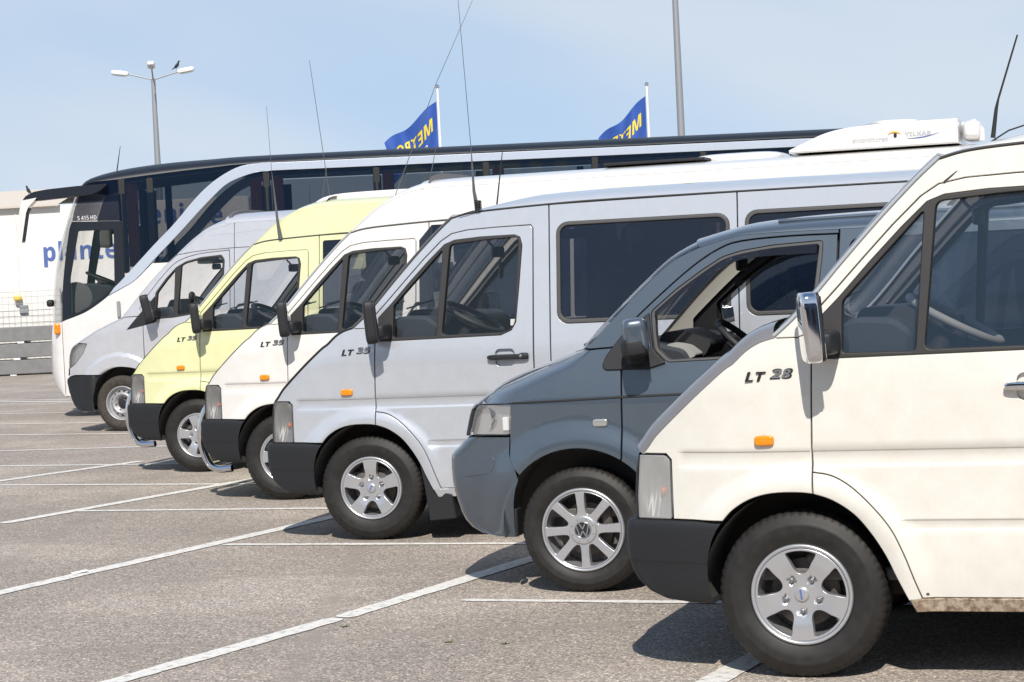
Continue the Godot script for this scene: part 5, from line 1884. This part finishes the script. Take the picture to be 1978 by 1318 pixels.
func make_coach() -> void:
	var W := 1.27
	var th := deg_to_rad(-3.0)
	var t := thing("coach", "white touring coach with dark windows and a sweeping silver band", "coach", Vector3(-6.263 + W * sin(th), 0, -29.5 - W * cos(th)), -th)
	var v := {"key": "coach", "ins": ins_coach, "w": W}
	var both := [t, t]
	var xr := 12.2
	var belt := curve([0.045, 1.335, 0.121, 1.362, 0.27, 1.408, 0.428, 1.472, 0.647, 1.612, 0.805, 1.742, 0.938, 1.862], 4)
	var low := curve([0.70, 1.655, 0.938, 1.775, 1.107, 1.873, 1.25, 2.00, 1.392, 2.138], 4)
	# white lower side
	var w1 := arc(2.75, 0.52, 0.58, 202, -22, 24)
	var w2 := arc(8.9, 0.52, 0.58, 202, -22, 24)
	pan(v, both, "lower_side", join([P2([0.040, 0.30]), w1, w2, P2([xr - 0.02, 0.30, xr - 0.02, 2.085, 1.345, 2.085]), reversed(low), reversed(edge_to(belt, 0.70)), P2([0.040, 1.33])]), M.coach_white, {"cell": 0.15})
	part(t, "front_panel", strip_mesh(curve([0.07, 0.285, 0.036, 0.32, 0.034, 0.5, 0.034, 0.75, 0.034, 1.05, 0.036, 1.33], 3), curve([0.03, 0.283, -0.10, 0.318, -0.20, 0.49, -0.225, 0.735, -0.21, 1.039, -0.17, 1.326], 3), ins_coach, W, 4.0, 1.7, 32), M.coach_white)
	var sc_e := curve([0.040, 1.337, 0.055, 1.6, 0.085, 1.90, 0.165, 2.373, 0.25, 2.75, 0.36, 3.05, 0.44, 3.19], 3)
	var sc_c := curve([-0.17, 1.332, -0.165, 1.50, -0.14, 1.77, -0.055, 2.187, 0.12, 2.696, 0.26, 3.04, 0.36, 3.20], 3)
	part(t, "windscreen", strip_mesh(sc_e, sc_c, ins_coach, W, 4.0, 1.7, 32), M.coach_door_glass)
	var rf_e := curve([0.44, 3.19, 0.56, 3.245, 0.9, 3.268, 1.5, 3.320, 2.2, 3.372, 3.0, 3.405, 6.0, 3.41, xr, 3.41], 4)
	var rf_c := curve([0.36, 3.20, 0.50, 3.325, 0.9, 3.43, 1.5, 3.495, 2.2, 3.525, 3.0, 3.545, 6.0, 3.55, xr, 3.55], 4)
	part(t, "roof", strip_mesh(rf_e, rf_c, ins_coach, W, 4.0, 2.0, 24), M.coach_dark)
	part(t, "headlining", strip_mesh(rf_e, rf_c, ins_coach, W, 4.0, 2.0, 12, 0.06, 0.05), M.grey_lining)
	part(t, "tail", strip_mesh(P2([xr, 3.41, xr, 1.5, xr - 0.02, 0.30]), P2([xr + 0.02, 3.55, xr + 0.08, 1.5, xr + 0.04, 0.30]), ins_coach, W, 6.0, 2.0), M.coach_white)
	# black front post and driver's window
	var glass := rounded(P2([0.349, 2.579, 0.833, 2.575, 0.806, 1.80, 0.647, 1.672, 0.431, 1.525, 0.28, 1.452, 0.17, 1.418, 0.205, 1.942]), 0.02, 3)
	var post := join([belt, P2([0.955, 1.93, 0.955, 2.69, 0.262, 2.712]), reversed(sc_part(sc_e, 2.70))])
	var dv := pan(v, both, "driver_window_frame", post, M.coach_dark, {"holes": [glass], "cell": 0.1})
	pan(v, dv, "driver_window", glass, M.coach_door_glass, {"off": 0.01, "depth": 0.0, "bev": 0.001, "cell": 0.12})
	pan(v, both, "upper_window", join([P2([0.268, 2.722, 0.955, 2.70, 0.955, 3.262, 0.56, 3.24, 0.45, 3.185, 0.37, 3.045]), P2([0.30, 2.85])]), M.dark_glass, {"depth": 0.012, "cell": 0.12})
	# silver band sweeping up from the belt and along the roof edge
	var top := curve([0.80, 1.772, 0.945, 1.907, 1.378, 2.34, 1.667, 2.615, 1.958, 2.932, 2.174, 3.128, 2.387, 3.269, 2.598, 3.363, 2.805, 3.396, 3.08, 3.400, 3.6, 3.400, xr - 0.05, 3.392], 4)
	var bot := curve([0.72, 1.672, 0.938, 1.778, 1.107, 1.876, 1.439, 2.199, 1.713, 2.462, 1.974, 2.724, 2.205, 2.948, 2.421, 3.13, 2.659, 3.229, 2.868, 3.278, 3.075, 3.290, 3.594, 3.288, xr - 0.05, 3.278], 4)
	pan(v, both, "silver_band", join([bot, reversed(top)]), M.coach_silver, {"off": -0.012, "depth": 0.03, "cell": 0.1, "bev": 0.006})
	# windows before and below the band
	var first := join([P2([0.965, 1.945]), edge_range(top, 0.97, 2.75), P2([2.2, 3.366, 1.5, 3.314, 0.965, 3.268])])
	pan(v, both, "side_window", first, M.coach_glass, {"depth": 0.012, "cell": 0.15, "id": 1})
	var second := join([P2([2.955, 2.10, 2.955, 3.272]), reversed(edge_range(bot, 1.36, 2.94)), P2([1.37, 2.14, 1.37, 2.10])])
	pan(v, both, "side_window", second, M.coach_glass, {"depth": 0.012, "cell": 0.15, "id": 2})
	for k in 6:
		var x0 := 2.985 + k * 1.53
		pan(v, both, "side_window", P2([x0, 2.10, x0 + 1.50, 2.10, x0 + 1.50, 3.274, x0, 3.274]), M.coach_glass, {"depth": 0.012, "cell": 0.2, "id": 3 + k})
	# pillars with drawn-back curtains inside
	for s in [1.0, -1.0]:
		for x in [0.97, 1.36, 2.97, 4.50, 6.03, 7.56, 9.09, 10.62]:
			var b := MB.new()
			b.box(Vector3(x, 2.62, s * (W - 0.075)), Vector3(0.10, 1.30, 0.05), 0.01)
			part(t, "window_pillar", b.mesh(), M.black_trim)
		for x in [1.10, 2.82, 3.12, 4.66, 6.2, 7.72, 9.2]:
			var b := MB.new()
			var rows := []
			for j in 2:
				var row := []
				for i in 17:
					row.append(Vector3(x - 0.08 + i * 0.01, 2.05 + j * 1.15, s * (W - 0.11 + 0.015 * sin(i * 1.6))))
				rows.append(row)
			b.grid(rows)
			part(t, "curtain", b.mesh(), M.curtain)
	# inside: floor, driver's place, seats
	var b := MB.new()
	b.box(Vector3(6.2, 1.25, 0), Vector3(11.4, 0.08, 2.4), 0.01)
	b.box(Vector3(6.0, 0.7, 0), Vector3(11.3, 0.9, 2.2), 0.05)
	b.box(Vector3(6.6, 1.65, -1.08), Vector3(10.6, 0.8, 0.1), 0.02)
	part(t, "underbody", b.mesh(), M.under)
	b = MB.new()
	b.extrude(rounded(P2([0.10, 1.30, 0.75, 1.30, 0.82, 1.62, 0.72, 1.80, 0.50, 1.84, 0.22, 1.86]), 0.05), -1.05, 1.0, 0.02)
	part(t, "dashboard", b.mesh(), M.dash)
	b = MB.new()
	var tf := Transform3D(Basis(Vector3.BACK, -0.42) * Basis(Vector3.RIGHT, PI / 2), Vector3(0.56, 1.91, 0.62))
	var ring := []
	for k in 33:
		var a := TAU * k / 32
		ring.append(tf * Vector3(cos(a) * 0.235, sin(a) * 0.235, 0))
	b.tube(ring, 0.02, 8, false)
	b.tube([tf * Vector3(-0.23, 0, 0), tf * Vector3(0, 0, 0.05), tf * Vector3(0.23, 0, 0)], 0.02, 6)
	b.tube([tf * Vector3(0, 0, 0.05), tf * Vector3(0, 0, 0.35)], 0.05, 8)
	part(t, "steering_wheel", b.mesh(), M.black_trim)
	b = MB.new()
	b.lathe([Vector2(0.22, 0.02), Vector2(0.20, 0.03), Vector2(0.0005, 0.03)], 28, Transform3D(Basis.IDENTITY, Vector3(0.24, 1.66, 0.98)))
	part(t, "dash_end_panel", b.mesh(), M.grey_lining)
	b = MB.new()
	b.blob(Vector3(0.66, 2.47, 0.75), Vector3(0.16, 0.26, 0.3), 0.4, 0.4)
	part(t, "sun_blind", b.mesh(), M.pale_lining)
	for k in 12:
		for z in [0.82, 0.36, -0.36, -0.82]:
			var sb := MB.new()
			var x := 1.75 + k * 0.85
			sb.blob(Vector3(x, 1.72, z), Vector3(0.48, 0.16, 0.44), 0.4, 0.4, Transform3D.IDENTITY, 12, 8)
			sb.blob(Vector3(x + 0.26, 2.10, z), Vector3(0.14, 0.80, 0.44), 0.4, 0.4, Transform3D.IDENTITY, 12, 8)
			part(t, "passenger_seat", sb.mesh(), M.seat_cloth)
	# mirror on its long arm
	b = MB.new()
	b.extrude(rounded(P2([-0.383, 3.022, -0.331, 3.09, -0.221, 3.144, -0.037, 3.170, 0.373, 3.197, 0.800, 3.210, 0.702, 3.128, 0.581, 3.074, 0.343, 3.055, -0.153, 3.022]), 0.02, 2), W - 0.12, W + 0.06, 0.012)
	var arm := part(t, "mirror_arm", b.mesh(), M.coach_dark)
	b = MB.new()
	b.extrude(rounded(P2([-0.383, 3.030, -0.172, 3.061, -0.297, 2.937, -0.330, 2.862, -0.412, 2.443, -0.466, 2.512, -0.420, 2.887]), 0.015, 2), W - 0.16, W + 0.09, 0.01)
	part(arm, "mirror_housing", b.mesh(), M.coach_white)
	b = MB.new()
	b.extrude(P2([-0.290, 2.92, -0.322, 2.862, -0.398, 2.47, -0.405, 2.48, -0.338, 2.865, -0.305, 2.93]), W - 0.14, W + 0.07, 0.002)
	part(arm, "mirror_glass", b.mesh(), M.window_rubber)
	# fittings
	text_part(t, "model_lettering", "S 415 HD", 0.055, 0.004, M.print_white, Vector3(0.478, 2.757, W - ins_coach(0.478, 2.757) + 0.006), Basis(Vector3(0.86, 0, 0), Vector3.UP, Vector3.BACK), false)
	b = MB.new()
	b.blob(Vector3(-0.03, 1.24, W - 0.16), Vector3(0.09, 0.16, 0.10), 0.5, 0.5)
	part(t, "front_indicator", b.mesh(), M.orange_lens)
	b = MB.new()
	b.blob(Vector3(-0.13, 1.60, W - 0.30), Vector3(0.10, 0.10, 0.14), 0.6, 0.6)
	part(t, "camera_pod", b.mesh(), M.black_plastic)
	b = MB.new()
	b.box(Vector3(0.85, 1.475, W + 0.02), Vector3(0.045, 0.22, 0.03), 0.006)
	part(t, "door_post", b.mesh(), M.galvanised)
	b = MB.new()
	b.tube([Vector3(0.89, 3.40, W - 0.3), Vector3(0.955, 3.74, W - 0.3)], [0.010, 0.004], 6)
	part(t, "antenna", b.mesh(), M.rubber)
	b = MB.new()
	b.blob(Vector3(12.0, 3.58, 0.1), Vector3(0.7, 0.14, 1.4), 0.5, 0.5)
	part(t, "roof_pod", b.mesh(), M.coach_white)
	for s in [1.0, -1.0]:
		for x in [2.75, 8.9]:
			wheel(t, "steel", Vector3(x, 0.5, s * (W - 0.06)), s, 0.3, M.dusty_tyre)
	for c in t.get_children():
		if c.name.begins_with("wheel"):
			c.scale = Vector3(1.45, 1.45, 1.45)

func sc_part(e: PackedVector2Array, ymax: float) -> PackedVector2Array:
	var o := PackedVector2Array()
	for p in e:
		if p.y < ymax:
			o.append(p + Vector2(0.006, 0))
	return o

func edge_range(e: PackedVector2Array, x0: float, x1: float) -> PackedVector2Array:
	var o := PackedVector2Array()
	for p in e:
		if p.x > x0 and p.x < x1:
			o.append(p)
	return o

# ---------------------------------------------------------------- the row of vans
func make_vans() -> void:
	var cream := lt_van("cream van badged LT 28 with a chrome door mirror and grey bonnet", Vector2(1.1163, -8.6317), 0.1228, {"long": 1.0187, "high": false, "x_rear": 4.84, "wheelbase": 3.55, "paint": M.cream_paint, "glass": M.sky_tinted_side_glass, "style": "frame", "handle": M.chrome, "lining": M.grey_lining, "dirty": true, "crown": 0.075, "bonnet": M.grey_bonnet, "seal": 0.003, "trim": M.sky_sheen_seal, "mirror": M.chrome, "number": "28", "lens": M.frosted_lens, "cover": M.grey_wheel_cover, "spin": 0.62})
	var b := MB.new()
	b.tube([Vector3(0.762, 2.18, 0.36), Vector3(0.780, 2.30, 0.36), Vector3(0.790, 2.34, 0.36), Vector3(0.877, 2.60, 0.36)], [0.011, 0.008, 0.005, 0.004], 6)
	part(cream, "antenna", b.mesh(), M.rubber)
	b = MB.new()
	b.blob(Vector3(0.508, 0.357, 0.966 - ins_lt(0.508, 0.357)), Vector3(0.016, 0.011, 0.004), 0.9, 0.9)
	part(cream, "rust_spot", b.mesh(), M.brake)
	b = MB.new()
	var cab_ := []
	for q in [[0.967, 2.222, 0.45], [0.903, 2.214, 0.52], [0.853, 2.192, 0.62], [0.801, 2.150, 0.72], [0.754, 2.108, 0.805], [0.692, 2.045, 0.848], [0.625, 1.993, 0.866]]:
		cab_.append(Vector3(q[0], q[1], q[2]))
	b.tube(cab_, 0.0035, 5)
	part(cream, "antenna_cable", b.mesh(), M.rubber)

	t5_van(Vector2(0.3148, -11.2366))

	var silver := lt_van("silver van badged LT 35 with a black bumper and low roof", Vector2(-0.986, -13.9572), 0.0778, {"long": 1.034, "high": false, "x_rear": 4.84, "wheelbase": 3.55, "paint": M.silver_paint, "glass": M.side_glass, "style": "frame", "handle": M.black_plastic, "lining": M.pale_lining, "dirty": false, "crown": 0.028, "bonnet": M.silver_paint, "seal": 0.009, "trim": M.grey_rubber, "mirror": M.black_plastic, "number": "35", "spin": 0.0})
	whip(silver, [Vector3(0.779, 2.120, 0.845), Vector3(0.762, 2.256, 0.85), Vector3(0.757, 2.53, 0.85), Vector3(0.715, 3.62, 0.85)], 0.016)
	b = MB.new()
	var coil := []
	for k in 40:
		coil.append(Vector3(0.785 + 0.022 * cos(k * 0.9), 2.135 + 0.0015 * k, 0.85 + 0.022 * sin(k * 0.9)))
	b.tube(coil, 0.0035, 5)
	b.tube([Vector3(0.775, 2.13, 0.86), Vector3(0.72, 2.118, 0.862), Vector3(0.66, 2.103, 0.862)], 0.003, 5)
	part(silver, "antenna_cable", b.mesh(), M.rubber)
	b = MB.new()
	b.tube([Vector3(0.68, 2.16, 0.1), Vector3(0.74, 2.545, 0.1)], [0.006, 0.003], 5)
	part(silver, "antenna", b.mesh(), M.rubber)
	b = MB.new()
	b.extrude(rounded(P2([0.343, 0.514, 0.372, 0.514, 0.40, 0.44, 0.425, 0.34, 0.55, 0.30, 0.573, 0.141, 0.395, 0.126, 0.37, 0.35]), 0.01, 2), 0.70, 0.955, 0.006)
	part(silver, "mud_flap", b.mesh(), M.black_plastic)
	b = MB.new()
	b.blob(Vector3(0.668, 1.735, 0.03), Vector3(0.035, 0.12, 0.035), 0.9, 0.9)
	b.tube([Vector3(0.668, 1.83, 0.02), Vector3(0.668, 1.78, 0.03)], 0.002, 4)
	var fresh := part(self, "air_freshener", b.mesh(), M.black_trim)
	fresh.transform = silver.transform
	tag(fresh, "dark teardrop air freshener hanging from the silver van's inside mirror", "air freshener")

	var white := lt_van("white high-roof van badged LT 35 with a chrome bull bar and roof air conditioner", Vector2(-1.8554, -16.8369), 0.0788, {"long": 1.0275, "high": true, "x_rear": 5.79, "wheelbase": 4.025, "paint": M.white_paint, "glass": M.side_glass, "style": "bonded_wide", "handle": M.black_plastic, "lining": M.grey_lining, "dirty": false, "crown": 0.022, "bonnet": M.white_paint, "seal": 0.0025, "trim": M.sky_sheen_seal, "mirror": M.black_plastic, "number": "35", "spin": 0.3})
	bull_bar(white, 0.0)
	air_con(white)
	whip(white, [Vector3(0.863, 2.290, 0.60), Vector3(0.90, 2.375, 0.60), Vector3(1.277, 3.229, 0.60), Vector3(1.60, 3.85, 0.60)], 0.006)
	whip(white, [Vector3(1.116, 2.47, 0.4), Vector3(1.13, 2.53, 0.4), Vector3(1.18, 2.732, 0.4)], 0.006)

	var yellow := lt_van("pale yellow high-roof van badged LT 35 with a chrome bull bar", Vector2(-2.9749, -19.7914), 0.0773, {"long": 1.031, "high": true, "x_rear": 4.84, "wheelbase": 3.55, "paint": M.yellow_paint, "glass": M.side_glass, "style": "bonded", "handle": M.black_plastic, "lining": M.grey_lining, "dirty": false, "crown": 0.024, "bonnet": M.yellow_paint, "seal": 0.0025, "trim": M.sky_sheen_seal, "mirror": M.black_plastic, "number": "35", "spin": 0.2})
	bull_bar(yellow, 0.02)
	whip(yellow, [Vector3(0.874, 2.126, 0.85), Vector3(0.857, 2.282, 0.855), Vector3(0.825, 2.75, 0.855), Vector3(0.808, 3.35, 0.855)], 0.022)
	whip(yellow, [Vector3(1.093, 2.45, 0.35), Vector3(1.10, 2.5, 0.35), Vector3(1.153, 2.78, 0.35)], 0.006)
	whip(yellow, [Vector3(1.176, 2.46, 0.35), Vector3(1.17, 2.53, 0.35), Vector3(1.043, 3.79, 0.35)], 0.006)
	b = MB.new()
	b.extrude(curve_pod([1.02, 2.44, 1.119, 2.495, 1.244, 2.522, 1.43, 2.532, 1.8, 2.535, 2.0, 2.533], 2.42), -0.55, 0.42, 0.012)
	part(yellow, "roof_air_conditioner", b.mesh(), M.coach_white)
	# blind-spot mirror on top of the yellow van's door mirror
	b = MB.new()
	b.blob(Vector3(0.105, 1.635, 1.12), Vector3(0.05, 0.10, 0.10), 0.9, 0.9)
	b.tube([Vector3(0.10, 1.57, 1.12), Vector3(0.10, 1.61, 1.12)], 0.012, 6)
	part(yellow, "blind_spot_mirror", b.mesh(), M.black_plastic)
	sprinter(Vector2(-4.8331, -26.1427))

func curve_pod(top: Array, y0: float) -> PackedVector2Array:
	var c := curve(top, 4)
	return join([c, P2([c[-1].x, y0, c[0].x, y0])])

func whip(t: Node3D, p: Array, base: float) -> void:
	var b := MB.new()
	var rad := []
	for k in p.size():
		rad.append([base, base * 0.6, 0.0024, 0.0016][mini(k, 3)])
	b.tube(p, rad, 6)
	part(t, "antenna", b.mesh(), M.whip_steel)

func bull_bar(t: Node3D, dy: float) -> void:
	var side := curve([-0.80, 0.76, -0.845, 0.705, -0.88, 0.63, -0.90, 0.52, -0.893, 0.41, -0.865, 0.32, -0.825, 0.25, -0.76, 0.215, -0.64, 0.22], 3)
	var b := MB.new()
	for s in [1.0, -1.0]:
		var q := []
		for p in side:
			q.append(Vector3(p.x - 0.02, p.y + dy, s * 0.45))
		b.tube(q, 0.030, 12)
	for p in [Vector2(-0.80, 0.76), Vector2(-0.90, 0.50), Vector2(-0.825, 0.25)]:
		b.tube([Vector3(p.x - 0.02, p.y + dy, -0.45), Vector3(p.x - 0.035, p.y + dy, 0), Vector3(p.x - 0.02, p.y + dy, 0.45)], 0.024, 12)
	part(t, "bull_bar", b.mesh(), M.chrome)

func air_con(t: Node3D) -> void:
	var b := MB.new()
	b.extrude(curve_pod([4.048, 2.525, 4.183, 2.579, 4.328, 2.633, 4.481, 2.662, 4.633, 2.672, 4.803, 2.680, 5.10, 2.682, 5.344, 2.682], 2.50), -0.60, 0.60, 0.012)
	var pod := part(t, "roof_air_conditioner", b.mesh(), M.coach_white)
	pod.transform = Transform3D(Basis.from_scale(Vector3(0.937, 1, 1)), Vector3(0.162, 0, 0))
	text_part(pod, "lettering", "airconditioned", 0.030, 0.002, M.print_grey, Vector3(4.68, 2.563, 0.602), Basis.IDENTITY, false)
	text_part(pod, "lettering", "YILKAR", 0.029, 0.002, M.print_grey, Vector3(5.045, 2.588, 0.602), Basis(Vector3(1.45, 0, 0), Vector3.UP, Vector3.BACK), true)
	b = MB.new()
	var a1 := []
	for k in 9:
		var a := lerpf(0.5, 2.7, k / 8.0)
		a1.append(Vector3(4.865 + 0.055 * cos(a), 2.575 + 0.035 * sin(a), 0.602))
	b.tube(a1, [0.001, 0.004, 0.006, 0.007, 0.007, 0.006, 0.005, 0.003, 0.001], 6)
	part(pod, "logo_arc", b.mesh(), M.print_orange)
	b = MB.new()
	b.blob(Vector3(4.872, 2.585, 0.602), Vector3(0.025, 0.035, 0.004), 0.9, 0.9)
	part(pod, "logo_mark", b.mesh(), M.badge_dark)
	b = MB.new()
	var a2 := []
	for k in 9:
		a2.append(Vector3(lerpf(4.96, 5.20, k / 8.0), 2.556 + 0.03 * pow(k / 8.0, 2.5), 0.602))
	b.tube(a2, [0.001, 0.002, 0.003, 0.004, 0.004, 0.004, 0.003, 0.002, 0.001], 6)
	part(pod, "logo_swoosh", b.mesh(), M.print_blue)
	b = MB.new()
	b.blob(Vector3(5.43, 2.60, 0.2), Vector3(0.16, 0.16, 0.5), 0.6, 0.6)
	b.tube([Vector3(5.36, 2.64, 0.35), Vector3(5.45, 2.66, 0.36), Vector3(5.50, 2.60, 0.36), Vector3(5.50, 2.52, 0.36)], 0.025, 8)
	part(pod, "fan_housing", b.mesh(), M.coach_white)
	# black roof rack and pale hatch farther forward
	b = MB.new()
	b.box(Vector3(2.92, 2.512, 0.15), Vector3(0.78, 0.022, 0.7), 0.008, Transform3D.IDENTITY)
	for x in [2.57, 3.25]:
		b.box(Vector3(x, 2.495, 0.15), Vector3(0.04, 0.03, 0.6), 0.005)
	part(t, "roof_hatch", b.mesh(), M.black_plastic)
	b = MB.new()
	b.blob(Vector3(3.49, 2.515, -0.1), Vector3(0.68, 0.09, 0.7), 0.6, 0.5)
	part(t, "roof_vent", b.mesh(), M.coach_white)

# ---------------------------------------------------------------- scraps on the ground
func make_small_things() -> void:
	var b := MB.new()
	b.box(Vector3.ZERO, Vector3(0.10, 0.006, 0.05), 0.002, Transform3D(Basis(Vector3.UP, 0.5) * Basis(Vector3.BACK, 0.1), Vector3(-2.72, 0.012, -13.05)))
	var o := part(self, "paper_scrap", b.mesh(), M.paper)
	tag(o, "small white scrap of paper lying beside a slanting white line", "paper")
	for q in [[-0.90, -10.55, 5], [-0.37, -9.95, 6], [-0.10, -9.83, 7]]:
		var r := RandomNumberGenerator.new()
		r.seed = q[2]
		b = MB.new()
		for k in 14:
			var a := r.randf() * TAU
			var d := Vector3(cos(a), 0, sin(a))
			var e := r.randf_range(0.012, 0.03)
			var side := Vector3(-d.z, 0, d.x) * 0.004
			var base := Vector3(q[0] + r.randf_range(-0.015, 0.015), 0.0, q[1] + r.randf_range(-0.01, 0.01))
			b.flat([base - side, base + side, base + d * e + Vector3(0, r.randf_range(0.006, 0.014), 0)])
		o = part(self, "weed_tuft", b.mesh(), M.weed)
		tag(o, "tiny green weed tuft growing from the asphalt" + ["  beside the end of a slanting line", " in open asphalt before the blue-grey van", " in open asphalt, nearer the cream van"][q[2] - 5].replace("  ", " "), "weed")
